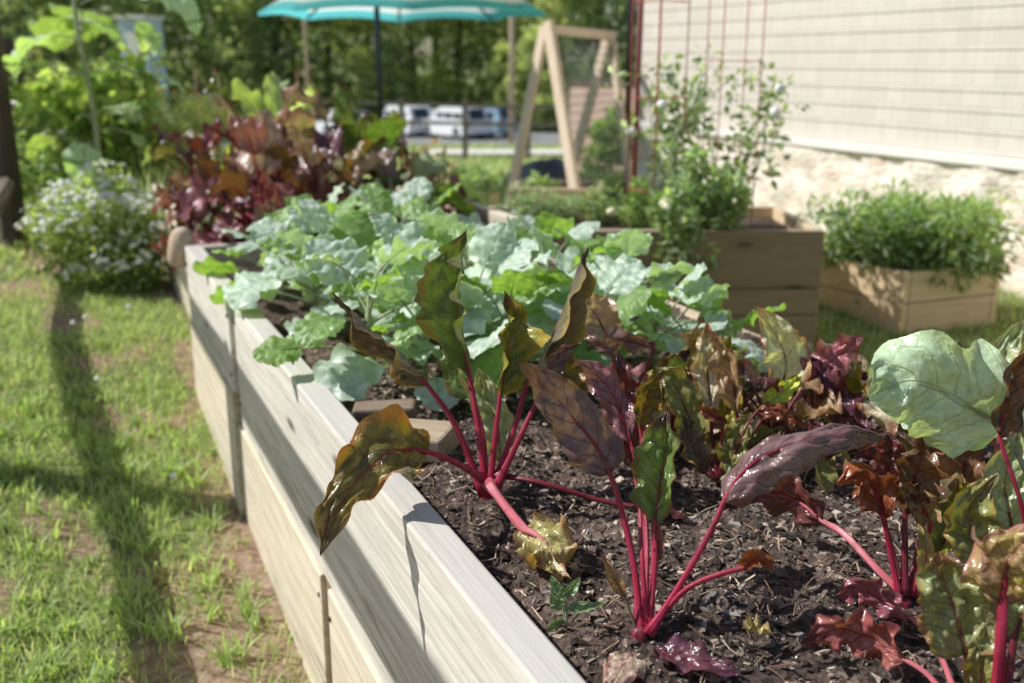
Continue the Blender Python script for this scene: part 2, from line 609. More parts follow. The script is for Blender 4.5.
def mat_ground():
    t = NT('lawn_ground')
    m = attr(t)                                   # r = dirt
    sp = t.n('ShaderNodeSeparateColor')
    t.set(sp, 0, m)
    v = t.coord()
    g = t.ramp(t.noise(v, 14, 6, .7), [(.3, (.11, .13, .05)), (.55, (.27, .30, .12)), (.75, (.42, .43, .21))])
    d = t.ramp(t.noise(v, 30, 7, .7), [(.3, (.20, .125, .08)), (.5, (.42, .29, .20)), (.72, (.62, .47, .36))])
    k = t.math('ADD', sp.outputs[0], t.math('MULTIPLY', t.math('SUBTRACT', t.noise(v, 22, 5, .7), .5), 1.1))
    k = t.math('MINIMUM', t.math('MAXIMUM', t.math('MULTIPLY', t.math('SUBTRACT', k, .18), 2.5), 0.0), 1.0)
    c = t.mix(k, g, d)
    return t.bsdf(c, .95, .1, t.bump(t.noise(v, 60, 6, .7), .9, .02))


M['ground'] = mat_ground()


def mat_soil():
    t = NT('dark_soil')
    v = t.coord()
    f = t.noise(v, 55, 8, .72)
    c = t.ramp(f, [(.28, (.03, .022, .018)), (.5, (.13, .095, .078)), (.66, (.27, .205, .17)), (.8, (.43, .34, .29))])
    big = t.noise(v, 4.5, 4)
    c = t.mix(1.0, c, t.ramp(big, [(.35, (.62, .6, .6)), (.65, (1.25, 1.22, 1.2))]), 'MULTIPLY')
    vo = t.n('ShaderNodeTexVoronoi')
    t.set(vo, 'Vector', v)
    vo.inputs['Scale'].default_value = 130
    h = t.math('ADD', f, t.math('MULTIPLY', vo.outputs['Distance'], .5))
    return t.bsdf(c, .95, .15, t.bump(h, 1.0, .012))


M['soil'] = mat_soil()


def mat_umbrella():
    t = NT('striped_canopy_cloth')
    uvn = t.n('ShaderNodeUVMap')
    sp = t.n('ShaderNodeSeparateXYZ')
    t.set(sp, 0, uvn.outputs[0])
    nd = t.n('ShaderNodeValToRGB')
    nd.color_ramp.interpolation = 'CONSTANT'
    t.set(nd, 0, sp.outputs[0])
    st = [(0, (.03, .36, .42)), (.18, (.55, .72, .68)), (.32, (.03, .36, .42)), (.44, (.05, .47, .52)), (.54, (.80, .90, .84)), (.64, (.22, .66, .68)), (.76, (.90, .95, .90)), (.945, (.16, .66, .70))]
    el = nd.color_ramp.elements
    while len(el) < len(st):
        el.new(.5)
    for e, (p, c) in zip(el, st):
        e.position = p
        e.color = (*c, 1)
    c = nd.outputs[0]
    return t.bsdf(c, .8, .2, transl=c, tf=.6)


M['canopy'] = mat_umbrella()

# ------------------------------------------------------------------ world, sun, camera
PHI, ELEV = R(56), R(46)
SUN = Vector((-math.sin(PHI) * math.cos(ELEV), math.cos(PHI) * math.cos(ELEV), math.sin(ELEV)))
w = bpy.data.worlds.new("World")
SC.world = w
w.use_nodes = True
nt = w.node_tree
bg = nt.nodes['Background']
sky = nt.nodes.new('ShaderNodeTexSky')
sky.sky_type = 'NISHITA'
sky.sun_disc = False
sky.sun_elevation = ELEV
sky.sun_rotation = -PHI
nt.links.new(sky.outputs[0], bg.inputs[0])
bg.inputs[1].default_value = 0.1
sl = bpy.data.lights.new('sun', 'SUN')
sl.energy = 5.0
sl.angle = R(.55)
sl.color = (1, .98, .945)
so = bpy.data.objects.new('sun', sl)
COL.objects.link(so)
so.rotation_euler = SUN.to_track_quat('Z', 'Y').to_euler()
so.location = (0, 0, 20)
cam = bpy.data.cameras.new('camera')
cam.sensor_width = 36
cam.lens = F * 36 / 1024
cam.clip_end = 5000
cam.clip_start = .02
cam.shift_y = 0
cam.dof.use_dof = True
cam.dof.focus_distance = 1.29
cam.dof.aperture_fstop = 3.9
co = bpy.data.objects.new('camera', cam)
COL.objects.link(co)
co.matrix_world = Matrix.Translation(EYE) @ Matrix((RT, UP, -FW)).transposed().to_4x4()
SC.camera = co
SC.view_settings.view_transform = 'Standard'
SC.view_settings.look = 'None'
SC.view_settings.exposure = 0
SC.cycles.max_bounces = 8
SC.cycles.diffuse_bounces = 3
SC.cycles.transparent_max_bounces = 8

# ------------------------------------------------------------------ ground


def axis(dense, spans):
    return np.unique(np.concatenate([dense] + spans))


gx = axis(np.arange(-1, 5.2, .06), [np.arange(-12, 14, .5), np.arange(-80, 140, 6.), np.array([-2500, -800, -250, 250, 800, 2500])])
gy = axis(np.arange(0.4, 8.5, .06), [np.arange(-6, 20, .5), np.arange(-60, 160, 5.), np.array([-2500, -800, -250, 400, 900, 2500])])
mb = MB()
vs, cs = [], []
for y in gy:
    for x in gx:
        vs.append((x, y, ground_z(x, y)))
        d = dirt(x, y)
        cs.append((d, d, d))
nx = len(gx)
fs = [(j * nx + i, j * nx + i + 1, (j + 1) * nx + i + 1, (j + 1) * nx + i) for j in range(len(gy) - 1) for i in range(nx - 1)]
mb.add(vs, fs, None, cs)
props(mb.build('ground', M['ground'], smooth_=True), kind='structure')


def blades_mesh(name, mat, pts, hgt, wid, cols, lean=.6, kind='stuff', parent=None, seg=3):
    """many tapering blades in one mesh"""
    n = len(pts)
    az = RNG.uniform(0, 2 * np.pi, n)
    ln = RNG.uniform(.15, 1.0, n) * lean
    pts = np.array(pts, dtype=float)
    hgt = np.array(hgt)
    wid = np.array(wid)
    dx, dy = np.cos(az), np.sin(az)
    tw = az + np.pi / 2 + RNG.uniform(-.6, .6, n)
    wx, wy = np.cos(tw), np.sin(tw)
    V = np.zeros((n, 2 * seg + 1, 3))
    for k in range(seg + 1):
        t = k / seg
        off = hgt * ln * t ** 1.7
        up = hgt * (t - .35 * ln * t * t)
        cx, cy, cz = pts[:, 0] + dx * off, pts[:, 1] + dy * off, pts[:, 2] + up
        if k == seg:
            V[:, 2 * seg] = np.stack([cx, cy, cz], 1)
        else:
            ww = wid * (1 - .75 * t ** 1.5) / 2
            V[:, 2 * k] = np.stack([cx - wx * ww, cy - wy * ww, cz], 1)
            V[:, 2 * k + 1] = np.stack([cx + wx * ww, cy + wy * ww, cz], 1)
    m = MB()
    nv = 2 * seg + 1
    base = [(2 * k, 2 * k + 1, 2 * k + 3, 2 * k + 2) for k in range(seg - 1)] + [(2 * seg - 2, 2 * seg - 1, 2 * seg)]
    F_ = []
    for i in range(n):
        b = i * nv
        F_.extend([tuple(q + b for q in f) for f in base])
    C_ = np.repeat(np.array(cols), nv, axis=0)
    m.v = V.reshape(-1, 3).tolist()
    m.f = F_
    m.uv = [(0, 0)] * len(m.v)
    m.c = C_.tolist()
    m.mi = [0] * len(F_)
    o = m.build(name, mat, parent, smooth_=True)
    if kind:
        o['kind'] = kind
    return o


GRASS_COLS = [(.38, .51, .19), (.46, .58, .25), (.53, .63, .33), (.28, .40, .13), (.62, .62, .45), (.72, .65, .50)]
gp, gh, gw, gc = [], [], [], []


def grass_patch(x0, x1, y0, y1, dens, h, wd, mask=None, clump=True):
    n = int((x1 - x0) * (y1 - y0) * dens)
    for _ in range(n):
        x, y = random.uniform(x0, x1), random.uniform(y0, y1)
        if mask and not mask(x, y):
            continue
        d = dirt(x, y)
        if random.random() < d * .96:
            continue
        cl = .5 + .9 * (fbm(x * 5, y * 5, 9.0) + .35) if clump else 1.0
        if random.random() > cl + .25:
            continue
        hh = h * random.uniform(.4, 1.25) * (.55 + .6 * min(1.2, max(0.2, cl)))
        gp.append((x, y, ground_z(x, y) - .004))
        gh.append(hh)
        gw.append(wd * random.uniform(.6, 1.4))
        c = random.choices(GRASS_COLS, (5, 6, 5, 4, 2.2, 1.2))[0]
        k = random.uniform(.75, 1.25)
        gc.append(tuple(q * k for q in c))


BX0, BXI, BXR = .38, .43, 1.52
grass_patch(-.8, .37, 1.0, 3.2, 10500, .044, .0042)
grass_patch(-.9, .42, 3.2, 5.2, 7600, .046, .005)
grass_patch(-1.3, .6, 5.2, 9, 1500, .07, .009)
grass_patch(1.60, 4.3, 1.2, 5.2, 3200, .05, .006, lambda x, y: y > .45 * x + .1)
grass_patch(-2.5, 5.0, 5.2, 10, 380, .07, .014)
for _ in range(26000):
    r = 9 + 30 * random.random() ** 1.6
    a = YAW + random.uniform(-.5, .36)
    x, y = r * math.sin(a), r * math.cos(a)
    if r > 24 and abs(r - 26) < 3:
        continue
    gp.append((x, y, ground_z(x, y)))
    gh.append(random.uniform(.04, .11) * (1 + r / 40))
    gw.append(.012 + r * .0012)
    c = random.choices(GRASS_COLS, (3, 5, 5, 2, 3, 1.5))[0]
    gc.append(tuple(q * random.uniform(.8, 1.2) for q in c))
blades_mesh('grass', M['grass'], gp, gh, gw, gc, lean=.9)

# crabgrass rosettes: broad blades standing out of the lawn beside the bed
gp, gh, gw, gc = [], [], [], []
for _ in range(260):
    x, y = random.uniform(-.5, .35), random.uniform(1.5, 3.6)
    if random.random() < dirt(x, y) * .5:
        continue
    for k in range(random.randint(6, 13)):
        gp.append((x + random.gauss(0, .012), y + random.gauss(0, .012), ground_z(x, y)))
        gh.append(random.uniform(.04, .085))
        gw.append(random.uniform(.005, .0095))
        q = random.uniform(.8, 1.3)
        gc.append((.42 * q, .54 * q, .24 * q))
blades_mesh('coarse_grass', M['grass'], gp, gh, gw, gc, lean=1.15)


# ------------------------------------------------------------------ raised bed in front
bed = empty('raised_bed', (0, 0, 0), 'long weathered timber raised bed of red chard and kale in the foreground', 'raised bed')


def board(name, x0, x1, y0, y1, z0, z1, mat, parent, bevel=.004, rz=0.0):
    m = MB()
    m.box(((0, 0, 0)), (x1 - x0, y1 - y0, z1 - z0))
    o = m.build(name, mat, parent, bevel=bevel)
    o.location = ((x0 + x1) / 2, (y0 + y1) / 2, (z0 + z1) / 2)
    o.rotation_euler = (0, 0, rz)
    return o


board('upper_board', BX0, BXI, -.9, 2.575, .312, .650, M['wood'], bed)
board('upper_board', BX0 - .012, BXI - .01, 2.583, 3.44, .402, .656, M['wood'], bed)
board('lower_board', BX0 - .006, BXI - .012, 1.705, 2.60, -.10, .309, M['wood_low'], bed)
board('lower_board', BX0 - .005, BXI - .012, -.9, 1.655, -.12, .306, M['wood_low'], bed)
board('cleat', BX0 + .004, BXI - .015, 1.658, 1.70, -.12, .309, M['wood_dark'], bed)
board('lower_board', BX0 - .017, BXI - .02, 2.606, 3.44, -.05, .399, M['wood_low'], bed)
board('end_board', BXI - .008, BXR, 3.395, 3.44, .2, .655, M['wood_x'], bed)
board('side_board', BXR, BXR + .05, -.9, 3.44, -.1, .585, M['wood_mid'], bed)

for y, z in ((1.72, .26), (1.72, .06), (1.64, .25), (1.64, .05), (2.56, .60), (2.56, .38), (2.60, .61), (2.60, .45), (3.41, .60)):
    m = MB()
    x = BX0 - (.019 if z < .3 else .014 if y > 2.59 else .002) + (.012 if z < .3 else 0)
    m.tube([(x + .003, y, z), (x - .001, y, z), (x - .0015, y, z)], [.005, .005, .003], 10)
    m.build('screw', M['darkmetal'], bed)

# soil
sx = np.arange(BXI + .001, BXR - .001, .012)
sy = np.arange(.1, 3.39, .012)


def soil_z(x, y):
    z = SOIL - .008 + .040 * fbm(x * 4, y * 4, 5) + .032 * fbm(x * 15, y * 15, 1, 3) + .012 * fbm(x * 55, y * 55, 3, 2)
    z -= .018 * smooth(.10, .0, x - BXI)
    return z


mb = MB()
vs = [(x, y, soil_z(x, y)) for y in sy for x in sx]
nx = len(sx)
mb.add(vs, [(j * nx + i, j * nx + i + 1, (j + 1) * nx + i + 1, (j + 1) * nx + i) for j in range(len(sy) - 1) for i in range(nx - 1)])
props(mb.build('garden_soil', M['soil'], smooth_=True), kind='structure')


def chips(name, n, x0, x1, y0, y1, smin, smax, cols, elong, zoff, weights, flat=.35, power=2.2):
    m = MB()
    cube = [(-1, -1, -1), (1, -1, -1), (1, 1, -1), (-1, 1, -1), (-1, -1, 1), (1, -1, 1), (1, 1, 1), (-1, 1, 1)]
    fs = [(0, 3, 2, 1), (4, 5, 6, 7), (0, 1, 5, 4), (1, 2, 6, 5), (2, 3, 7, 6), (3, 0, 4, 7)]
    for _ in range(n):
        x = random.uniform(x0, x1)
        y = random.uniform(y0, y1)
        s = smin + (smax - smin) * random.random() ** power
        L = s * random.uniform(*elong)
        h = s * flat * random.uniform(.5, 1.3)
        rot = Matrix.Rotation(random.uniform(0, 6.3), 3, 'Z') @ Matrix.Rotation(random.gauss(0, .35), 3, 'Y') @ Matrix.Rotation(random.gauss(0, .35), 3, 'X')
        c = random.choices(cols, weights)[0]
        k = random.uniform(.6, 1.4)
        c = tuple(q * k for q in c)
        o = Vector((x, y, soil_z(x, y) + zoff + h * .3))
        vs = []
        for v in cube:
            q = Vector((v[0] * L / 2 * random.uniform(.45, 1.15), v[1] * s / 2 * random.uniform(.4, 1.2), v[2] * h / 2 * random.uniform(.6, 1.2)))
            vs.append(o + rot @ q)
        m.add(vs, fs, None, [c] * 8)
    return props(m.build(name, M['chip']), kind='stuff')


BARK = [(.05, .038, .031), (.15, .112, .09), (.26, .20, .16), (.40, .32, .25), (.56, .46, .37), (.24, .22, .20)]
chips('bark_mulch', 30000, BXI + .005, BXR - .01, .60, 2.1, .002, .0085, BARK, (1.1, 3.0), -.001, (5, 6, 4, 2, 1, 1.4))
chips('wood_straw', 1200, BXI + .01, BXR - .01, .60, 2.1, .0015, .0035, [(.42, .33, .22), (.30, .21, .14), (.5, .42, .30), (.16, .10, .07)], (6, 22), .003, (3, 3, 1.5, 4), flat=.7)
chips('soil_clods', 4200, BXI + .01, BXR - .01, .60, 2.6, .003, .014, BARK, (1, 1.3), -.002, (5, 6, 4, 1.6, .4, 1), flat=.8, power=3)

# curled root fibres lying on the mulch
mb = MB()
for _ in range(130):
    x, y = random.uniform(.46, 1.25), random.uniform(.65, 1.6)
    a = random.uniform(0, 6.3)
    pts = []
    for k in range(7):
        z = soil_z(x, y) + .004 + .008 * math.sin(k / 6 * math.pi) * random.random()
        pts.append((x, y, z))
        a += random.gauss(0, .5)
        x += .011 * math.cos(a)
        y += .011 * math.sin(a)
    c = random.choice([(.30, .22, .15), (.2, .13, .09), (.45, .37, .27)])
    mb.tube(pts, random.uniform(.0006, .0014), 4, c)
props(mb.build('root_fibres', M['chip']), kind='stuff')

# ------------------------------------------------------------------ leaves
SCH = {  # base, alternative, edge, tip
    'green': ((.075, .135, .035), (.13, .185, .05), (.11, .095, .03), (.055, .03, .025)),
    'greenyellow': ((.065, .105, .025), (.30, .26, .035), (.28, .20, .03), (.10, .06, .03)),
    'bronze': ((.062, .062, .032), (.13, .085, .06), (.20, .13, .03), (.05, .035, .03)),
    'bronzeyellow': ((.055, .058, .02), (.20, .15, .025), (.24, .11, .025), (.09, .06, .025)),
    'purplegreen': ((.11, .075, .075), (.12, .13, .06), (.22, .17, .05), (.08, .06, .055)),
    'purplegrey': ((.125, .07, .072), (.19, .125, .12), (.11, .07, .05), (.14, .08, .05)),
    'pinkpurple': ((.24, .105, .125), (.19, .09, .095), (.15, .06, .06), (.2, .1, .1)),
    'darkred': ((.085, .025, .024), (.13, .04, .035), (.07, .03, .02), (.05, .02, .02)),
    'darkpurple': ((.075, .025, .04), (.12, .045, .06), (.05, .02, .03), (.05, .02, .03)),
    'magentadull': ((.24, .075, .10), (.31, .15, .15), (.13, .05, .06), (.16, .05, .06)),
    'pinkdull': ((.44, .30, .26), (.28, .24, .15), (.28, .15, .12), (.30, .2, .15)),
    'tan': ((.37, .30, .14), (.27, .27, .09), (.30, .17, .07), (.42, .31, .14)),
    'tanpale': ((.52, .45, .31), (.40, .40, .22), (.26, .12, .07), (.30, .15, .08)),
    'tanpalegreen': ((.46, .53, .32), (.52, .50, .33), (.34, .17, .10), (.40, .24, .15)),
    'tanbrown': ((.24, .16, .085), (.32, .24, .12), (.17, .08, .04), (.2, .1, .05)),
    'olive': ((.155, .175, .045), (.20, .20, .07), (.22, .14, .04), (.18, .15, .05)),
    'olivegreen': ((.17, .21, .075), (.22, .24, .11), (.22, .12, .05), (.20, .10, .05)),
    'yellowpurple': ((.30, .24, .06), (.24, .14, .09), (.30, .13, .10), (.30, .14, .12)),
    'lime': ((.42, .56, .07), (.50, .60, .09), (.42, .48, .07), (.48, .54, .08)),
    'rust': ((.22, .065, .022), (.15, .05, .022), (.10, .035, .02), (.28, .09, .03)),
    'brown': ((.10, .055, .028), (.16, .075, .03), (.06, .035, .025), (.06, .035, .025)),
    'purplepink': ((.26, .085, .115), (.19, .06, .075), (.16, .05, .06), (.22, .07, .08)),
    'redbrown': ((.23, .062, .058), (.29, .11, .09), (.16, .04, .04), (.14, .035, .03)),
    'waxgreen': ((.37, .49, .33), (.46, .57, .42), (.39, .50, .31), (.39, .50, .31)),
    'palegreen': ((.25, .33, .17), (.32, .36, .22), (.30, .25, .13), (.25, .28, .14)),
    'greypurple': ((.18, .13, .13), (.24, .18, .17), (.11, .07, .07), (.1, .06, .06)),
    'kale': ((.42, .54, .43), (.57, .68, .58), (.60, .71, .60), (.50, .62, .52)),
    'kaleyoung': ((.24, .40, .13), (.31, .48, .18), (.27, .42, .15), (.27, .42, .15)),
    'sun': ((.34, .45, .18), (.47, .57, .33), (.36, .47, .20), (.36, .47, .20)),
    'seedling': ((.22, .34, .15), (.27, .38, .19), (.25, .34, .16), (.25, .34, .16)),
}


for _k, _v in list(SCH.items()):
    if _k not in ('kale', 'kaleyoung', 'sun', 'seedling'):
        SCH[_k] = tuple(tuple(min(.8, q * 1.42) for q in c) for c in _v)


def lerp3(a, b, t):
    return tuple(p + (q - p) * t for p, q in zip(a, b))


def blade(mb, path, width, hint, roll=0.0, fold=.3, curl=.3, ruffle=.12, scheme='green', seed=0, nu=44, nv=10,
          p=.72, q=.85, lobe=0.0, lobes=5, twist=0.0, cordate=0.0, pucker=.10, quilt=.04, rag=.10):
    pts = catmull(path, nu)
    rs = random.Random(seed)
    ph1, ph2, fr = rs.uniform(0, 6.3), rs.uniform(0, 6.3), rs.uniform(2.2, 3.6)
    base, alt, edge, tip = SCH[scheme]
    vs, uvs, cs = [], [], []
    length = sum((pts[i + 1] - pts[i]).length for i in range(nu))
    for i in range(nu + 1):
        u = i / nu
        t = (pts[min(i + 1, nu)] - pts[max(i - 1, 0)]).normalized()
        n = hint - t * hint.dot(t)
        if n.length < 1e-4:
            n = Vector((0, 0, 1)) - t * t.z
        n.normalize()
        n = Matrix.Rotation(R(roll + twist * (u - .5)), 3, t) @ n
        b = t.cross(n).normalized()
        uu = min(1, max(0, u))
        wv = max(0.0, math.sin(math.pi * uu ** p)) ** q * width / 2
        if u < .12:
            wv = max(wv, width * .02)
        if i == nu:
            wv = width * .004
        for j in range(-nv, nv + 1):
            v = j / nv
            av = abs(v)
            sgn = 1 if v >= 0 else -1
            wl = wv
            if lobe:
                wl *= 1 - lobe * av * (.5 + .5 * math.sin(2 * math.pi * lobes * u + (ph1 if sgn > 0 else ph2)))
            wl *= 1 + rag * av * (noise.noise(Vector((u * 5 + seed * 3.1, sgn * 3.7, seed))) + .6 * noise.noise(Vector((u * 14 + seed, sgn * 2.3, seed * 2.1))))
            th = curl * v
            if abs(curl) > 1e-3:
                sb, sn = math.sin(th) / curl, (1 - math.cos(th)) / curl
            else:
                sb, sn = v, 0.0
            off_b = sb * wl / math.sqrt(1 + fold * fold)
            off_n = sn * wl + fold * av * wl / math.sqrt(1 + fold * fold)
            rf = ruffle * width * (av ** 1.8) * (math.sin(2 * math.pi * fr * u + (ph1 if sgn > 0 else ph2)) + .9 * noise.noise(Vector((u * 6, sgn * 2.2, seed * 1.3))))
            k = min(1, wv / (width * .25 + 1e-6))
            pk = pucker * width * noise.noise(Vector((u * 7, v * 3.5, seed * 1.7))) * (1 - .3 * av)
            pk += pucker * .35 * width * noise.noise(Vector((u * 19, v * 9, seed * 2.3)))
            qph = u * 7 - 1.7 * av + .17 * sgn
            pk += quilt * width * (abs(math.sin(math.pi * qph)) - .5) * min(1, av * 3) * (1 - .5 * av)
            rf += ruffle * 1.1 * width * av ** 3 * noise.noise(Vector((u * 13, sgn * 4.1, seed * .77)))
            cord = -t * (cordate * width * av * (1 - u) ** 6) if cordate else Vector((0, 0, 0))
            vs.append(pts[i] + b * off_b + n * (off_n + (rf + pk) * k) + cord)
            uvs.append((u, v))
            a = .42 + .8 * noise.noise(Vector((u * 2.7, v * 1.7, seed * 5.1))) + .4 * noise.noise(Vector((u * 9, v * 6, seed)))
            c = lerp3(base, alt, min(1, max(0, a)))
            e = smooth(.72, 1.0, av + .35 * noise.noise(Vector((u * 6, v * 4, seed + 9))))
            c = lerp3(c, edge, e)
            c = lerp3(c, tip, smooth(.72, .97, u + .15 * noise.noise(Vector((v * 3, u * 4, seed)))))
            cs.append(c)
    m = 2 * nv + 1
    fs = [(i * m + j, i * m + j + 1, (i + 1) * m + j + 1, (i + 1) * m + j) for i in range(nu) for j in range(m - 1)]
    mb.add(vs, fs, uvs, cs)
    return pts


_seed = [100]


def leaf_px(plant, org, d0, pet, bl, wpx, roll=0, fold=.3, curl=.3, scheme='green', ruffle=.10, stem='stem_red', rad=(6.5, 4), mat='chard', label=None, **kw):
    """one leaf (a blade with its stalk as sub-part) from points given as picture position and depth off the plant"""
    _seed[0] += 1
    sd = _seed[0]
    bp = [P(x, y, d0 + (r[0] if r else 0)) for x, y, *r in bl]
    dm = sum((d0 + (r[0] if r else 0)) for x, y, *r in bl) / len(bl)
    hint = (EYE - bp[len(bp) // 2]).normalized()
    m = MB()
    kw.setdefault('rag', .26)
    kw.setdefault('pucker', .13)
    blade(m, bp, wpx * .84 * dm / F, hint, roll, fold * 1.25, curl * 1.2, ruffle * 1.6, scheme, sd, **kw)
    o = m.build('leaf', M[mat], plant, smooth_=True, origin=org)
    if label:
        o['label'] = label
    if pet:
        pp = [P(x, y, d0 + (r[0] if r else 0)) for x, y, *r in pet]
        gap_ = 22 * d0 / F
        while len(pp) > 1 and ((pp[-1] - bp[0]).length < gap_ or (pp[-1] - pp[0]).length > (bp[0] - pp[0]).length):
            pp.pop()
        pp.append(bp[0])
        mid = catmull(bp, 12)
        n0 = 8 + 4 * len(pp)
        full = catmull(pp + [mid[2], mid[4], mid[6]], n0 + 10)
        s = MB()
        k0 = .56
        r0, r1 = rad[0] * k0 * d0 / F, rad[1] * k0 * d0 / F
        fr_ = (len(pp) - 1) / (len(pp) + 2)
        rr = []
        for i in range(len(full)):
            t = i / (len(full) - 1)
            rr.append(r0 + (r1 - r0) * t / fr_ if t < fr_ else r1 * (1 - .86 * ((t - fr_) / (1 - fr_)) ** .7))
        rr[0] *= 1.7
        rr[1] *= 1.4
        rr[2] *= 1.15
        s.tube(full, rr, 14, rib=.10)
        so_ = s.build('stalk', M[stem], o, smooth_=True, origin=org)
    return o


def chard(name, label, px, py, leaves, group='red chard plants in the front of the bed', cat='chard plant', crown=True, d0=None):
    org = onz(px, py, SOIL)
    org.z = soil_z(org.x, org.y) if BXI < org.x < BXR else SOIL
    d0 = d0 or ddepth(px, py)
    e = empty(name, org, label, cat, group)
    for L in leaves:
        leaf_px(e, org, d0, **L)
    if crown:
        m = MB()
        pts = [org + Vector((0, 0, z)) for z in (-.02, -.006, .004, .009, .012)]
        m.tube(pts, [.010, .0105, .010, .007, .003], 12, rib=.2)
        m.build('crown', M['stem_dark'], e, smooth_=True, origin=org)
    return e


D = dict
# plant A: upright chard behind the hanging leaf
chard('chard_plant', 'upright red stemmed chard with curled dark leaves beside the two wood blocks', 487, 500, [
    D(pet=[(487, 497), (480, 440), (468, 366, .02)], bl=[(469, 372, .02), (461, 325, .03), (457, 288, .03), (462, 252, .02), (467, 229, 0)], wpx=88, roll=-34, fold=.75, curl=.7, scheme='green', q=1.15, rad=(7, 4.5)),
    D(pet=[(489, 497), (496, 430, -.01), (500, 392, -.01)], bl=[(500, 396, -.01), (505, 355, 0), (508, 322, .01), (504, 290, 0)], wpx=72, roll=30, fold=.75, curl=.6, scheme='greenyellow', q=1.0, rad=(6, 4)),
    D(pet=[(491, 492, .03), (499, 455, .05)], bl=[(500, 462, .05), (497, 425, .06), (485, 392, .07), (478, 368, .07)], wpx=50, roll=0, fold=.3, curl=.3, scheme='palegreen', rad=(4, 3)),
    D(pet=[(490, 495), (513, 432, .02), (530, 395, .03)], bl=[(526, 388, .03), (546, 350, .03), (565, 305, .02), (578, 270, .0), (587, 247, 0)], wpx=46, roll=42, fold=.9, curl=.9, scheme='purplegreen', ruffle=.12),
    D(pet=[(494, 492, -.02), (522, 433, -.03), (540, 398, -.03)], bl=[(536, 402, -.03), (548, 372, -.02), (562, 352, -.01), (580, 344, 0)], wpx=34, roll=20, fold=.6, scheme='purplegrey'),
    D(pet=[(484, 495), (456, 427), (427, 382)], bl=[(428, 386), (404, 357), (368, 327), (331, 291, -.02)], wpx=50, roll=-40, fold=.8, curl=.8, scheme='bronze', ruffle=.13, q=1.1),
    D(pet=[(483, 478, -.02), (452, 461, -.06), (426, 452, -.1)], bl=[(428, 452, -.1), (400, 450, -.13), (372, 466, -.17), (342, 502, -.2), (320, 556, -.22)], wpx=92, roll=18, fold=-.1, curl=.6, scheme='bronzeyellow', ruffle=.10, rad=(6, 4.5), p=.62, label='hanging bronze leaf with a yellow orange rim'),
    D(pet=[(489, 484, -.03), (507, 508, -.09), (522, 532, -.15)], bl=[(523, 528, -.15), (541, 538, -.19), (553, 552, -.22), (560, 583, -.23)], wpx=72, roll=-12, fold=.1, curl=-.5, scheme='tan', stem='stem_pink', rad=(7.5, 9), ruffle=.13, label='wilted tan leaf drooping to the soil'),
    D(pet=[(492, 474), (538, 482, -.04), (598, 500, -.05), (632, 506, -.06)], bl=[(632, 506, -.06), (655, 506, -.06), (690, 520, -.07)], wpx=34, roll=-50, scheme='darkred', stem='stem_dark', rad=(5, 4)),
    D(pet=[(486, 497), (484, 440, .02), (474, 400, .03)], bl=[(474, 400, .03), (462, 380, .04), (452, 352, .05), (440, 340, .05)], wpx=38, roll=-30, fold=.5, scheme='green', rad=(5, 3)),
])
# plant B: in sharp focus at the front
chard('chard_plant', 'sharply focused red stemmed chard with broad purple leaves at the front of the bed', 640, 642, [
    D(pet=[(641, 636), (634, 565, .02), (620, 505, .03), (606, 468, .03)], bl=[(610, 474, .03), (596, 446, .03), (570, 414, .02), (545, 386, .0), (521, 363, -.02)], wpx=68, roll=10, fold=.12, curl=-.35, scheme='purplegrey', p=.6, q=.7, rad=(7, 5), ruffle=.05),
    D(pet=[(648, 632), (655, 565, .02), (656, 515, .03)], bl=[(655, 524, .03), (660, 485, .04), (666, 445, .05), (668, 408, .05)], wpx=72, roll=-22, fold=.5, curl=.5, scheme='green', rad=(6.5, 4)),
    D(pet=[(649, 633, -.01), (680, 585, -.02), (712, 528, -.02), (733, 497, -.02)], bl=[(724, 502, -.02), (748, 466, -.02), (795, 443, -.02), (845, 432, 0), (886, 437, .02)], wpx=74, roll=-32, fold=-.1, curl=-.9, scheme='purplegrey', p=.58, q=.62, rad=(7, 5), ruffle=.05, label='long glossy purple leaf arching to the right'),
    D(pet=[(648, 634), (688, 588, -.03), (726, 567, -.04)], bl=[(745, 567, -.05), (758, 559, -.06), (774, 572, -.06)], wpx=34, roll=-10, curl=1.2, scheme='rust', rad=(5.5, 4), label='small rusty curled leaf on a bent stalk'),
    D(pet=[(645, 632, .01), (647, 545, .06), (642, 485, .1), (630, 440, .12)], bl=[(631, 444, .12), (616, 402, .13), (598, 376, .13), (576, 360, .12)], wpx=42, roll=15, fold=.15, curl=-.4, scheme='pinkpurple', rad=(5, 3.5)),
    D(pet=[(646, 632, .02), (646, 545, .09), (636, 470, .13)], bl=[(634, 470, .13), (630, 420, .14), (626, 388, .15), (618, 350, .15)], wpx=52, roll=-10, scheme='darkred', rad=(5, 3.5)),
    D(pet=[(649, 632, .02), (653, 525, .08), (642, 430, .1)], bl=[(640, 428, .1), (645, 402, .1), (652, 384, .09), (664, 370, .08)], wpx=44, roll=15, curl=.9, scheme='bronzeyellow', rad=(4, 3)),
    D(pet=[(638, 634), (631, 607), (624, 596)], bl=[(625, 598), (613, 576), (601, 552)], wpx=19, curl=.9, scheme='tanbrown', stem='stem_brown', rad=(2.5, 2)),
    D(pet=[(651, 634), (654, 590, .03), (657, 560, .03)], bl=[(657, 562, .03), (659, 540, .03), (655, 508, .03)], wpx=16, curl=.9, scheme='pinkpurple', stem='stem_dark', rad=(2.5, 2)),
    D(pet=[(647, 632), (642, 560, .02), (640, 500, .03)], bl=[(640, 505, .06), (648, 455, .09), (656, 420, .1), (652, 390, .11)], wpx=34, roll=20, fold=.5, scheme='palegreen', rad=(5.5, 3.5)),
])
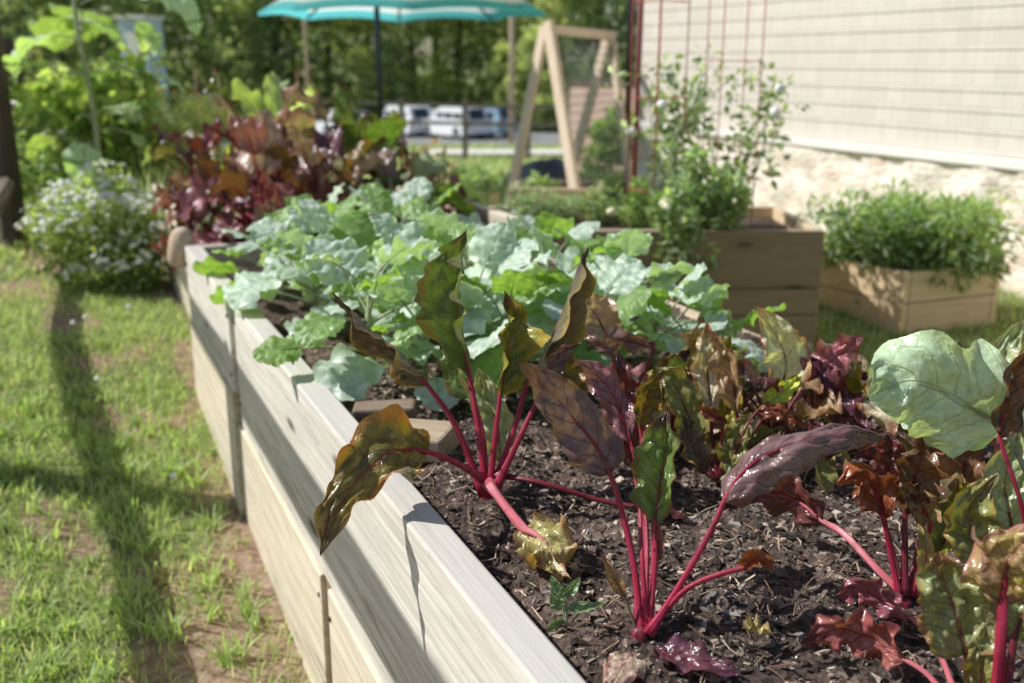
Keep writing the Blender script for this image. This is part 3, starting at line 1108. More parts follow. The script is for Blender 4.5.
# plant C: behind B
chard('chard_plant', 'chard with a dull pink upright leaf just behind the focused plant', 606, 465, [
    D(pet=[(604, 465), (606, 400, .02), (610, 350, .03)], bl=[(614, 352, .03), (601, 324, .03), (588, 303, .02), (575, 284, 0)], wpx=54, roll=5, scheme='pinkdull', stem='stem_dark', rad=(4, 3)),
    D(pet=[(608, 465), (628, 405, -.02), (645, 362, -.03)], bl=[(654, 349, -.03), (628, 341, -.03), (602, 345, -.02), (580, 336, 0)], wpx=36, roll=-40, curl=-.6, scheme='purplegrey', stem='stem_dark', rad=(4, 3), ruffle=.14),
    D(pet=[(600, 465), (582, 430), (576, 412)], bl=[(577, 415), (566, 380), (558, 340)], wpx=46, roll=20, fold=.5, scheme='bronzeyellow', stem='stem_dark', rad=(4, 3)),
    D(pet=[(604, 467), (590, 440, -.05), (585, 420, -.05)], bl=[(590, 425, -.05), (565, 412, -.05), (548, 420, -.06)], wpx=34, roll=-30, scheme='darkred', stem='stem_dark', rad=(4, 3)),
    D(pet=[(610, 465), (640, 420, .03), (655, 395, .03)], bl=[(652, 400, .03), (668, 372, .04), (690, 350, .05)], wpx=40, roll=10, scheme='bronze', stem='stem_dark', rad=(4, 3)),
], crown=False)
# plant D
chard('chard_plant', 'fading chard with tan and pale leaves in front of the dark planter', 722, 480, [
    D(pet=[(718, 480), (712, 440), (711, 408)], bl=[(712, 414), (708, 375, .02), (706, 348, .02), (707, 322, .02)], wpx=44, roll=10, scheme='tanpale', stem='stem_dark', rad=(4, 3)),
    D(pet=[(724, 480), (734, 440), (737, 408)], bl=[(737, 414), (733, 380), (724, 350), (712, 330)], wpx=38, roll=-25, fold=.5, scheme='tanbrown', stem='stem_dark', rad=(4, 3)),
    D(pet=[(715, 480), (702, 455), (696, 440)], bl=[(697, 446), (686, 410), (672, 382), (655, 366)], wpx=46, roll=15, scheme='olive', stem='stem_dark', rad=(4, 3)),
    D(pet=[(726, 480, .03), (755, 430, .04), (776, 392, .05)], bl=[(780, 394, .05), (786, 362, .06), (775, 334, .05), (755, 306, .03)], wpx=60, roll=8, fold=.15, curl=.5, scheme='tanpalegreen', stem='stem_dark', rad=(4, 3), label='pale green leaf with a brown right edge'),
    D(pet=[(728, 480), (752, 430), (762, 410)], bl=[(764, 408), (780, 394), (802, 376)], wpx=30, scheme='lime', stem='stem_green', rad=(4, 3)),
    D(pet=[(720, 480), (722, 440, -.03), (720, 420, -.03)], bl=[(722, 421, -.03), (709, 413, -.03), (697, 407, -.03)], wpx=17, scheme='rust', stem='stem_dark', rad=(2.5, 2)),
    D(pet=[(726, 480), (740, 440, -.03), (752, 420, -.03)], bl=[(756, 412, -.03), (780, 412, -.03), (808, 428, -.03)], wpx=30, roll=-30, curl=-.8, scheme='rust', stem='stem_dark', rad=(3, 2)),
    D(pet=[(716, 480), (704, 470, -.05)], bl=[(706, 474, -.05), (690, 442, -.05), (683, 415, -.05)], wpx=38, roll=30, scheme='bronze', stem='stem_dark', rad=(3, 2)),
    D(pet=[(722, 480), (728, 470, -.02)], bl=[(728, 474, -.02), (738, 440, -.02), (752, 412, -.02)], wpx=40, roll=-20, scheme='olive', stem='stem_green', rad=(4, 3)),
    D(pet=[(722, 480), (715, 455, .04)], bl=[(715, 460, .04), (722, 425, .05), (738, 385, .06)], wpx=50, roll=10, scheme='greenyellow', stem='stem_dark', rad=(4, 3)),
    D(pet=[(722, 480), (738, 462, .06)], bl=[(738, 462, .06), (760, 440, .06), (785, 428, .06)], wpx=36, roll=-30, scheme='olive', stem='stem_dark', rad=(4, 3)),
], crown=False)
chard('chard_plant', 'small chard with ruffled dark purple leaves left of the big pale leaf', 806, 468, [
    D(pet=[(803, 468), (812, 420), (816, 390)], bl=[(813, 392), (826, 368), (843, 352), (864, 335)], wpx=52, roll=-15, scheme='magentadull', stem='stem_dark', ruffle=.2, rad=(4, 3)),
    D(pet=[(808, 468), (840, 450, -.03), (862, 436, -.04)], bl=[(868, 434, -.05), (846, 412, -.03), (826, 385, -.02), (810, 357)], wpx=46, roll=20, curl=.8, scheme='darkpurple', stem='stem_dark', ruffle=.2, rad=(4, 3)),
    D(pet=[(806, 468), (825, 440)], bl=[(825, 442), (848, 436), (872, 440), (884, 430)], wpx=34, roll=-30, scheme='magentadull', stem='stem_dark', ruffle=.2, rad=(4, 3)),
    D(pet=[(804, 468, .05), (832, 410, .08)], bl=[(832, 412, .08), (846, 388, .08), (868, 372, .08)], wpx=40, roll=5, scheme='darkred', stem='stem_dark', ruffle=.2, rad=(4, 3)),
    D(pet=[(806, 468, .05), (800, 462, .05)], bl=[(790, 462, .05), (815, 452, .04), (838, 452, .02), (850, 460, 0)], wpx=26, roll=-40, scheme='lime', stem='stem_dark', rad=(3, 2)),
], crown=False)
# plant E
chard('chard_plant', 'chard with rust brown crumpled leaves on bright red stalks at the right', 905, 597, [
    D(pet=[(905, 595), (880, 572, .02), (845, 535, .07), (822, 520, .1)], bl=[(824, 522, .1), (795, 500, .13), (755, 492, .15), (712, 508, .17)], wpx=62, roll=-42, curl=-.6, scheme='darkred', stem='stem_pink', rad=(8, 6)),
    D(pet=[(899, 595), (891, 555), (884, 515)], bl=[(884, 520), (876, 492, -.01), (862, 476, -.01), (836, 484, 0)], wpx=66, roll=-25, curl=-.8, scheme='rust', rad=(6, 5), ruffle=.16),
    D(pet=[(904, 595), (905, 545), (904, 505)], bl=[(905, 515), (915, 476), (920, 448), (898, 424)], wpx=74, roll=15, curl=.8, scheme='brown', stem='stem_dark', rad=(7, 5), ruffle=.16),
    D(pet=[(911, 595), (922, 555), (929, 520)], bl=[(931, 524), (920, 503), (906, 492), (893, 488)], wpx=46, roll=0, curl=.8, scheme='tanbrown', rad=(6, 4.5), ruffle=.16),
    D(pet=[(909, 596), (918, 545, .02), (927, 505, .03)], bl=[(926, 508, .03), (940, 470, .04), (946, 436, .05)], wpx=60, roll=-20, scheme='bronze', stem='stem_dark', rad=(5, 4)),
    D(pet=[(903, 595, .02), (890, 540, .04), (878, 500, .05)], bl=[(878, 502, .05), (890, 462, .06), (888, 432, .07)], wpx=54, roll=10, scheme='darkred', stem='stem_dark', rad=(5, 4)),
    D(pet=[(916, 594), (924, 575, -.01)], bl=[(924, 580, -.01), (926, 545, -.01), (916, 520, 0)], wpx=26, curl=.9, scheme='tan', stem='stem_pink', rad=(4, 3)),
    D(pet=[(910, 595), (935, 560, .05)], bl=[(938, 556, .05), (955, 510, .06), (960, 470, .07)], wpx=60, roll=-10, scheme='greenyellow', stem='stem_dark', rad=(5, 4)),
])
# plant G: big pale leaf
chard('chard_plant', 'chard with one huge pale glossy green leaf at the right edge', 1040, 590, [
    D(pet=[(1040, 588), (1035, 500, 0), (1020, 440, 0)], bl=[(1004, 428, 0), (962, 402, -.02), (915, 382, -.03), (867, 396, -.04)], wpx=172, roll=-6, fold=.22, curl=-.75, scheme='waxgreen', mat='chard_pale', stem='stem_green', p=.66, q=.6, ruffle=.05, rad=(6, 5), pucker=.07, label='huge pale green leaf folded along its midrib'),
    D(pet=[(1040, 588, .04), (1010, 480, .06), (985, 415, .06)], bl=[(984, 420, .06), (975, 388, .06), (966, 362, .05), (958, 341, .05)], wpx=42, roll=10, scheme='greypurple', stem='stem_dark', ruffle=.18, rad=(4, 3)),
    D(pet=[(1040, 588), (1020, 500, -.03), (1002, 440, -.03)], bl=[(1000, 438, -.03), (1006, 400, -.03), (1018, 362, -.03), (1038, 326, -.03)], wpx=56, roll=35, fold=.6, scheme='brown', stem='stem_red', rad=(5, 4)),
    D(pet=[(1040, 588, .03), (1010, 440, .03)], bl=[(1003, 400, .03), (1004, 370, .03), (1010, 345, .03), (1030, 316, .03)], wpx=36, roll=-10, scheme='palegreen', stem='stem_green', rad=(4, 3)),
    D(pet=[(1040, 588, .02), (1022, 560, .02)], bl=[(1020, 552, .02), (1008, 508, .03), (1006, 470, .03), (1020, 432, .03)], wpx=66, roll=12, scheme='palegreen', stem='stem_dark', rad=(5, 4)),
], d0=1.22)
chard('chard_plant', 'dark leaved chard half hidden below the huge pale leaf', 965, 500, [
    D(pet=[(962, 498), (950, 460), (945, 440)], bl=[(945, 445), (930, 420, .0), (915, 405, .01), (900, 400, .02)], wpx=46, roll=10, scheme='darkpurple', stem='stem_dark', ruffle=.18, rad=(4, 3)),
    D(pet=[(966, 498), (975, 460), (980, 440)], bl=[(980, 446), (985, 420), (978, 400, .01)], wpx=46, roll=-20, scheme='bronze', stem='stem_dark', ruffle=.15, rad=(4, 3)),
    D(pet=[(960, 498), (935, 480), (915, 468)], bl=[(916, 470), (895, 452), (872, 448), (855, 460)], wpx=44, roll=-30, scheme='darkred', stem='stem_dark', ruffle=.18, rad=(4, 3)),
    D(pet=[(966, 500), (1000, 475)], bl=[(998, 478), (1015, 455), (1024, 425)], wpx=54, roll=10, scheme='olive', stem='stem_dark', rad=(4, 3)),
    D(pet=[(964, 500, -.02), (962, 485, -.02)], bl=[(962, 492, -.02), (965, 460, -.02), (955, 430, -.02)], wpx=50, roll=15, scheme='brown', stem='stem_dark', ruffle=.15, rad=(4, 3)),
    D(pet=[(964, 500, .03), (940, 470, .05)], bl=[(940, 472, .05), (918, 440, .06), (905, 415, .06)], wpx=50, roll=-5, scheme='olive', stem='stem_dark', rad=(4, 3)),
], crown=False)
# plant F: front right corner
chard('chard_plant', 'chard with olive and yellowing leaves in the bottom right corner of the photo', 985, 712, [
    D(pet=[(978, 712), (985, 640, .06), (988, 580, .09)], bl=[(988, 566, .1), (972, 535, .11), (970, 508, .11), (998, 474, .11)], wpx=72, roll=12, scheme='olive', rad=(6, 4)),
    D(pet=[(976, 712), (970, 680), (963, 640, 0)], bl=[(966, 655, 0), (955, 612, 0), (945, 582, 0), (938, 552, 0)], wpx=96, roll=10, fold=.1, scheme='olivegreen', rad=(7, 5), p=.6, q=.6),
    D(pet=[(996, 712, -.03), (1000, 650, -.05), (1002, 600, -.05)], bl=[(1003, 604, -.05), (1006, 575, -.06), (1014, 552, -.08), (1038, 532, -.08)], wpx=120, roll=-8, curl=-.8, scheme='yellowpurple', rad=(11, 9), p=.6, q=.55),
    D(pet=[(962, 712), (938, 650, .1), (912, 617, .15)], bl=[(911, 618, .15), (882, 600, .18), (857, 588, .19), (834, 598, .2)], wpx=48, roll=-32, curl=-.5, scheme='purplepink', stem='stem_pink', rad=(6, 5), ruffle=.13),
    D(pet=[(958, 714), (930, 677, .03), (905, 660, .05)], bl=[(906, 660, .05), (872, 640, .08), (836, 630, .09), (800, 642, .09)], wpx=70, roll=-30, curl=-.5, scheme='redbrown', stem='stem_pink', rad=(6, 5), ruffle=.13, label='red brown leaf lying limp on the mulch'),
    D(pet=[(1004, 712, -.02), (1014, 640, -.02)], bl=[(1014, 640, -.02), (1028, 600, -.02), (1045, 570, -.02)], wpx=70, roll=0, scheme='olivegreen', stem='stem_dark', rad=(9, 6)),
    D(pet=[(984, 712, -.01), (975, 690, -.01)], bl=[(978, 700, -.01), (985, 655, -.01), (990, 620, -.01)], wpx=44, roll=0, scheme='olive', rad=(5, 4)),
])


def lying(name, label, cat, bl, wpx, scheme, d0=None, mat='chard', **kw):
    c = bl[len(bl) // 2]
    d = d0 or ddepth(c[0], c[1])
    bp = [P(x, y, (ddepth(x, y, SOIL + .012) if d0 is None else d0) + (r[0] if r else 0)) for x, y, *r in bl]
    m = MB()
    _seed[0] += 1
    blade(m, bp, wpx * d / F, Vector((0, 0, 1)), scheme=scheme, seed=_seed[0], **kw)
    org = bp[len(bp) // 2]
    return props(m.build(name, M[mat], None, True, origin=org), label, cat)


lying('fallen_leaf', 'pink fallen leaf at the bottom edge below the focused chard', 'leaf', [(632, 652), (622, 668), (608, 690)], 46, 'pinkdull', fold=.2, curl=-.8)
lying('fallen_leaf', 'dark purple fallen leaf lying right of the focused chard base', 'leaf', [(655, 648), (690, 662), (742, 676)], 44, 'darkpurple', roll=10, fold=.2, curl=.4)
lying('fallen_leaf', 'small yellow curled leaf scrap on the mulch', 'leaf', [(742, 628), (756, 632), (775, 636)], 24, 'tan', fold=.4, curl=1.1, ruffle=.2)
lying('fallen_leaf', 'pale dry leaf scrap behind the wilted tan leaf', 'leaf', [(527, 552), (548, 565), (572, 580)], 18, 'tanpale', fold=.4, curl=1.1, ruffle=.2)
lying('fallen_leaf', 'dry brown leaf on the lawn near the bed', 'leaf', [(155, 490), (165, 495), (178, 493)], 15, 'redbrown', d0=2.98, fold=.3, curl=.8)
lying('fallen_leaf', 'large dry tan leaf lying in the lawn shadow', 'leaf', [(150, 575), (165, 585), (182, 592)], 30, 'tanbrown', d0=2.46, fold=.2, curl=.6)
lying('fallen_leaf', 'dark brown dead leaf standing in the grass at the left', 'leaf', [(50, 548), (56, 535), (62, 524)], 16, 'brown', d0=2.66, fold=.3, curl=.6)

# seedling
org = onz(566, 628, SOIL)
sd = empty('seedling', org, 'small pale green seedling with four leaves beside the bed edge', 'seedling')
for bl_, wd, rl in (([(563, 610), (558, 600), (553, 588)], 22, -30), ([(568, 608), (580, 610), (607, 603)], 22, -40),
                    ([(565, 596), (558, 588), (551, 575)], 20, -20), ([(567, 597), (574, 586), (580, 577)], 14, 0), ([(564, 620), (555, 622), (546, 632)], 16, -40)):
    leaf_px(sd, org, ddepth(566, 628), pet=[(566, 628), (567, 612)], bl=bl_, wpx=wd, roll=rl, ruffle=.02, rag=.05, scheme='seedling', mat='chard_pale', stem='stem_green', rad=(2, 1.5))

for px, py in ((78, 362), (90, 357), (101, 408), (20, 250), (74, 278), (225, 285), (133, 345), (48, 300), (174, 485)):
    q = onz(px, py, .1)
    q.z = ground_z(q.x, q.y)
    e = empty('clover_flower', q, 'tiny white clover flower in the lawn beside the bed', 'flower', 'clover flowers in the lawn')
    m = MB()
    m.tube([(0, 0, 0), (.004, 0, .03), (0, .004, .06)], .0012, 5)
    m.build('stem', M['stem_green'], e, True)
    m = MB()
    m.tube([(0, .004, z) for z in (.056, .06, .066, .072, .075)], [.003, .009, .0105, .008, .002], 9)
    m.build('bloom', M['flower'], e, True)

# wood blocks
for (px, py, sx_, sy_, sz_, rz, mt, lb) in ((385, 414, .115, .05, .040, -.42, 'block', 'dark rough wood block in the soil beside the kale stems'),
                                         (419, 440, .12, .085, .045, -.75, 'block_l', 'paler wood block in front of the dark one by the bed edge')):
    m = MB()
    m.box((0, 0, 0), (sx_, sy_, sz_))
    o = m.build('wood_block', M[mt], None, bevel=.006)
    q = onz(px, py, SOIL + .02)
    o.location = q
    o.rotation_euler = (R(4), R(-3), rz)
    props(o, lb, 'wood block')

# ------------------------------------------------------------------ kale
def world_leaf(plant, org, az, elev, plen, blen, width, droop, scheme, mat, stem, rad, seed, lobe=.0, ruffle=.1, fold=.2, curl=.2, lobes=5, p=.75, q=.7, base=None, nu=20, nv=7, pucker=.06, roll=0, cordate=0):
    b0 = base if base is not None else Vector((0, 0, 0))
    dirh = Vector((math.cos(az), math.sin(az), 0))
    pts = [b0]
    e = elev
    cur = b0.copy()
    for k in range(4):
        cur = cur + (dirh * math.cos(e) + Vector((0, 0, math.sin(e)))) * plen / 4
        pts.append(cur.copy())
        e -= droop * .15
    bp = [cur.copy()]
    for k in range(4):
        cur = cur + (dirh * math.cos(e) + Vector((0, 0, math.sin(e)))) * blen / 4
        bp.append(cur.copy())
        e -= droop * .3
    m = MB()
    hint = Vector((0, 0, 1)) - dirh * .4
    blade(m, bp, width, hint, roll, fold, curl, ruffle, scheme, seed, nu, nv, p, q, lobe, lobes, pucker=pucker, cordate=cordate)
    o = m.build('leaf', M[mat], plant, True)
    s = MB()
    mid = catmull(bp, 8)
    sp = catmull(pts, 8) + mid[1:5]
    rr = [rad * (1 - .4 * min(1, i / 8)) * (1 if i < 9 else 1 - .2 * (i - 8)) for i in range(len(sp))]
    s.tube(sp, rr, 7)
    s.build('stalk', M[stem], o, True)
    return o


def make_kale(seed, n=15, size=1.0, lift=0.0):
    rs = random.Random(seed)
    e = empty('kale_plant', (0, 0, 0), 'kale', 'kale')
    m = MB()
    m.tube([(0, 0, -.03), (0.004, 0, .05), (0, .004, .10 * size + lift * .6), (0, 0, .15 * size + lift)], [.007, .007, .0055, .004], 8)
    m.build('stem', M['stem_green'], e, True)
    for i in range(n):
        t = i / n
        az = i * 2.4 + rs.uniform(-.4, .4)
        el = R(12 + 60 * t + rs.uniform(-10, 14))
        hz = (.03 + .11 * t) * size + lift * (.35 + .65 * t)
        young = rs.random() < .27
        k = rs.uniform(.65, 1.3)
        world_leaf(e, None, az, el, (.15 - .07 * t) * size * rs.uniform(.8, 1.2), (.125 - .02 * t) * size * k,
                   (.125 - .02 * t) * size * k * rs.uniform(.85, 1.15), rs.uniform(.2, 1.1), 'kaleyoung' if young else 'kale', 'kaleyoung' if young else 'kale', 'stem_green', .0036,
                   seed * 40 + i, lobe=rs.uniform(.03, .10), ruffle=rs.uniform(.04, .08), fold=rs.uniform(-.05, .25), curl=rs.uniform(-.6, .2),
                   lobes=rs.randint(6, 9), base=Vector((0, 0, hz)), roll=rs.uniform(-35, 35), q=.45, p=.85, nu=26, nv=9, pucker=.05)
    return e


kp = [make_kale(s, n, z) for s, n, z in ((1, 12, 1.1), (2, 11, 1.2), (3, 13, 1.05), (4, 10, 1.15))]
kp.append(make_kale(5, 11, .95, .09))
KALE = [  # px, py of the stem base, size, label
    (368, 388, 1.00, 'kale plant with bare pale stems nearest the wood blocks'),
    (318, 318, .9, 'kale plant leaning its leaves over the bed edge near the board joint'),
    (345, 332, 1.05, 'blue green kale plant second along the bed edge'),
    (418, 350, 1.0, 'kale plant directly behind the left curled leaf of the upright chard'),
    (470, 372, 1.05, 'kale plant directly behind the tall central chard leaves'),
    (392, 300, .96, 'kale plant in the middle of the kale rows'),
    (470, 318, .98, 'frosted kale plant in the back row under the peach coloured plank'),
    (545, 350, .95, 'kale plant behind the right leaning chard leaf'),
    (548, 308, .9, 'kale plant in the back row before the left end of the planter'),
    (620, 350, .9, 'kale plant behind the pink upright chard leaf'),
    (655, 372, .82, 'kale plant between the pink chard leaf and the dark planter'),
    (690, 385, .7, 'rightmost low kale plant in front of the dark planter'),
    (425, 385, .85, 'low kale plant just behind the paler wood block'),
    (505, 385, .85, 'low kale plant right behind the upright chard stalks'),
    (585, 385, .85, 'low kale plant behind the left side of the focused chard'),
    (330, 278, .9, 'kale plant at the far end of the bed before the red chard'),
    (282, 296, .82, 'green kale plant overhanging the bed edge before the board joint'),
    (415, 268, .85, 'far kale plant right of the red chard clump'),
]
used = set()
for i, (px, py, sz, lb) in enumerate(KALE):
    k = 4 if i == 0 else i % 4
    o = kp[k] if k not in used else copy_tree(kp[k])
    used.add(k)
    q = onz(px, py, SOIL)
    q.x = min(max(q.x, BXI + .12), 1.18)
    o.location = (q.x, q.y, SOIL)
    o.rotation_euler = (0, 0, i * 1.93 + .5)
    o.scale = (sz,) * 3
    props(o, lb, 'kale plant', 'kale plants in the raised bed')

# ------------------------------------------------------------------ far bed with a mass of red chard
fb = empty('raised_bed', (0, 0, 0), 'far timber raised bed overflowing with dark red chard behind the kale bed', 'raised bed')
board('side_board', .46, .51, 3.54, 5.6, .05, .62, M['wood_low'], fb)
board('front_board', .512, 1.75, 3.52, 3.56, .05, .62, M['wood_x'], fb)
board('side_board', 1.70, 1.75, 3.548, 5.6, .05, .62, M['wood_low'], fb)
m = MB()
lp = Vector((.352, 3.487, 0))
m.tube([(lp.x + (z - .6) * .2, lp.y, z) for z in (.575, .58, .60, .66, .690, .705, .71)], [.012, .030, .040, .042, .036, .022, .008], 14)
m.build('corner_post', M['log'], fb, True)
m = MB()
xs, ys = np.arange(.512, 1.70, .05), np.arange(3.565, 5.6, .05)
vs = [(x, y, .57 + .02 * fbm(x * 8, y * 8)) for y in ys for x in xs]
nx = len(xs)
m.add(vs, [(j * nx + i, j * nx + i + 1, (j + 1) * nx + i + 1, (j + 1) * nx + i) for j in range(len(ys) - 1) for i in range(nx - 1)])
props(m.build('bed_soil', M['soil'], None, True), kind='structure')


def make_big_chard(seed, schemes, n=16, size=1.0, up=0.0, mat='chard', stem='stem_red'):
    rs = random.Random(seed)
    e = empty('chard_plant', (0, 0, 0), 'chard', 'chard plant')
    for i in range(n):
        t = i / n
        az = i * 2.4 + rs.uniform(-.5, .5)
        el = R(28 + 52 * t + rs.uniform(-10, 10) + up)
        world_leaf(e, None, az, min(el, R(88)), (.17 + .10 * t) * size * rs.uniform(.7, 1.2), (.19) * size * rs.uniform(.75, 1.2), .125 * size * rs.uniform(.7, 1.25),
                   rs.uniform(.3, 1.6), rs.choice(schemes), mat, stem, .006, seed * 60 + i, ruffle=rs.uniform(.08, .18), fold=rs.uniform(-.1, .5),
                   curl=rs.uniform(-.6, .6), roll=rs.uniform(-35, 35), nu=18, nv=6)
    return e


RED = ['darkred', 'darkpurple', 'brown', 'bronze', 'pinkdull', 'purplegrey', 'redbrown', 'darkpurple', 'magentadull', 'pinkpurple', 'green', 'darkpurple', 'brown', 'tanpale', 'greypurple']
RED2 = ['bronzeyellow', 'green', 'darkpurple', 'purplegrey', 'olive', 'darkred', 'brown', 'pinkdull']
cp_ = [make_big_chard(11, RED, 26, .95), make_big_chard(12, RED, 24, .98), make_big_chard(13, RED2, 24, .95)]
FAR = [  # px, base depth along the camera axis, size, proto, label
    (212, 3.68, .66, 0, 'red chard plant spilling over the round corner post of the far bed'),
    (265, 3.62, .88, 1, 'deep red chard plant second from the corner post of the far bed'),
    (318, 3.75, .85, 2, 'brownish chard plant in the front row below the pale grey leaves'),
    (222, 4.05, .84, 2, 'bronze and red chard plant behind the corner post of the far bed'),
    (270, 4.15, 1.12, 0, 'tallest dark red chard plant below the bright lime leaves'),
    (325, 4.30, .8, 1, 'dark red chard plant beneath the tall pale chard'),
    (400, 4.35, .66, 2, 'red brown chard plant at the right end of the far bed'),
    (432, 4.5, .55, 0, 'low dark red chard plant nearest the peach coloured plank'),
]
used = set()
for i, (px, d, sz, k, lb) in enumerate(FAR):
    q = P(px, 200, d)
    o = cp_[k] if k not in used else copy_tree(cp_[k])
    used.add(k)
    o.location = (q.x, q.y, .57)
    o.rotation_euler = (0, 0, i * 2.1)
    o.scale = (sz * 1.08, sz * 1.08, sz * 1.55)
    props(o, lb, 'chard plant', 'red chard plants in the far bed')
lc = make_big_chard(21, ['lime', 'lime', 'sun'], 7, 1.0, 26, 'leafgreen', 'stem_green')
q = P(282, 200, 4.35)
lc.location = (q.x, q.y, .62)
lc.scale = (1.1, 1.1, 1.5)
props(lc, 'lime green chard plant standing above the dark red chard', 'chard plant')
pc = make_big_chard(22, ['palegreen', 'waxgreen', 'greypurple', 'green'], 11, 1.0, 22, 'chard_pale', 'stem_green')
q = P(352, 200, 4.1)
pc.location = (q.x, q.y, .60)
pc.scale = (1.15, 1.15, 1.5)
props(pc, 'tall chard with pale grey green glossy leaves left of the umbrella pole', 'chard plant')
pc = make_big_chard(23, ['green', 'sun', 'palegreen'], 9, 1.0, 0, 'leafgreen', 'stem_green')
q = P(392, 200, 3.95)
pc.location = (q.x, q.y, .60)
pc.scale = (1.1, 1.1, 1.35)
props(pc, 'broad green leaved chard at the foot of the umbrella pole', 'chard plant')

# procedural chards filling the right half of the front bed
MIXED = ['bronze', 'olive', 'darkred', 'tanbrown', 'green', 'magentadull', 'darkpurple', 'tanpale', 'greenyellow', 'purplegrey']
for px, py, sz, sd_, lb in ((770, 452, .56, 31, 'dense mixed green and bronze chard behind the long glossy arching leaf'),
                          (850, 448, .56, 32, 'dense dark chard left of the huge pale green leaf'),
                          (672, 440, .44, 33, 'small dense chard between the focused chard and the fading tan one')):
    o = make_big_chard(sd_, MIXED, 15, 1.0, 8, 'chard', 'stem_dark')
    q = onz(px, py, SOIL)
    o.location = (q.x, q.y, SOIL - .005)
    o.scale = (sz, sz, sz * 1.1)
    o.rotation_euler = (0, 0, sd_ * 1.3)
    props(o, lb, 'chard plant', 'red chard plants in the front of the bed')

# ------------------------------------------------------------------ small-leaf plants


def leaflets(m, centers, n, spread, size, cols, flat=.0, rs=random, aspect=.5, upbias=.5):
    """n small folded leaves round the given clump centres (x, y, z, r)"""
    for _ in range(n):
        c = rs.choice(centers)
        while True:
            d = Vector((rs.uniform(-1, 1), rs.uniform(-1, 1), rs.uniform(-1, 1)))
            if .05 < d.length < 1:
                break
        d = d.normalized() * (d.length ** .5)
        p = Vector(c[:3]) + d * c[3]
        s = size * rs.uniform(.6, 1.4)
        dr = (d + Vector((rs.gauss(0, .6), rs.gauss(0, .6), rs.gauss(0, .6)))).normalized()
        nn = (Vector((0, 0, 1)) * upbias + d * .5 + Vector((rs.gauss(0, .5), rs.gauss(0, .5), rs.gauss(0, .5))))
        b = dr.cross(nn)
        if b.length < 1e-3:
            continue
        b.normalize()
        nn = b.cross(dr)
        w_ = s * aspect
        vs = [p, p + dr * s * .45 + b * w_ * .5 + nn * s * .06, p + dr * s - nn * s * .1, p + dr * s * .45 - b * w_ * .5 + nn * s * .06]
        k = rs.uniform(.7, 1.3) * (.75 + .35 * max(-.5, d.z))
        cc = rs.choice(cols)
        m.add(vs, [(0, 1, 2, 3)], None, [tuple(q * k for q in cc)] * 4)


def clumps(rs, rx, ry, rz, n, r, zc):
    out = []
    for _ in range(n):
        while True:
            d = Vector((rs.uniform(-1, 1), rs.uniform(-1, 1), rs.uniform(-1, 1)))
            if d.length < 1:
                break
        out.append((d.x * rx, d.y * ry, zc + d.z * rz, r * rs.uniform(.6, 1.3)))
    return out


def bush(name, label, cat, loc, rx, ry, h, n, leaf, cols, seed, nclump=16, group=None, mat='small', stems=6, flowers=0, fsize=.014, fmat='flower', fname='flower', aspect=.5, cr=None):
    rs = random.Random(seed)
    e = empty(name, loc, label, cat, group)
    m = MB()
    cl = clumps(rs, rx * .8, ry * .8, h * .42, nclump, cr or min(rx, ry, h) * .36, h * .52)
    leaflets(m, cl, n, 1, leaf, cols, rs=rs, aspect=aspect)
    m.build('foliage', M[mat], e)
    s = MB()
    for k in range(stems):
        c = rs.choice(cl)
        s.tube(catmull([(rs.gauss(0, rx * .1), rs.gauss(0, ry * .1), -.03), (c[0] * .5, c[1] * .5, c[2] * .5), c[:3]], 6), [.006, .006, .005, .005, .004, .003, .002], 5)
    s.build('stem', M['stem_green'], e, True)
    if flowers:
        f = MB()
        for k in range(flowers):
            c = rs.choice(cl)
            d = Vector((rs.gauss(0, 1), rs.gauss(0, 1), abs(rs.gauss(0, 1)) + .3)).normalized()
            p = Vector(c[:3]) + d * c[3] * 1.08
            one = MB() if flowers <= 60 else f
            for j in range(rs.randint(2, 4) if flowers > 60 else 1):
                pj = p + Vector((rs.gauss(0, fsize * .7), rs.gauss(0, fsize * .7), rs.gauss(0, fsize * .3)))
                nd = (d + Vector((rs.gauss(0, .3), rs.gauss(0, .3), .4))).normalized()
                a = nd.orthogonal().normalized()
                b = nd.cross(a)
                r_ = fsize * rs.uniform(.5, .9) * (1.75 if flowers <= 60 else 1)
                vs = [pj + nd * r_ * .3] + [pj + (a * math.cos(t * math.pi / 4) + b * math.sin(t * math.pi / 4)) * r_ * (1 if t % 2 else .72) for t in range(8)]
                one.add(vs, [(0, 1 + t, 1 + (t + 1) % 8) for t in range(8)])
            if flowers <= 60:
                one.build(fname, M[fmat], e)
        if flowers > 60:
            o = f.build(fname, M[fmat], e)
            o['kind'] = 'stuff'
    return e


GR = [(0.221, 0.351, 0.117), (0.312, 0.468, 0.156), (0.403, 0.559, 0.221), (0.52, 0.65, 0.312)]
GY = [(0.52, 0.65, 0.208), (0.624, 0.728, 0.286), (0.416, 0.546, 0.169)]
GB = [(0.351, 0.481, 0.312), (0.442, 0.572, 0.403), (0.546, 0.65, 0.494)]

# ------------------------------------------------------------------ planter beds behind
def gpt(px, d, z=None):
    q = P(px, 200, d)
    return Vector((q.x, q.y, ground_z(q.x, q.y) if z is None else z))


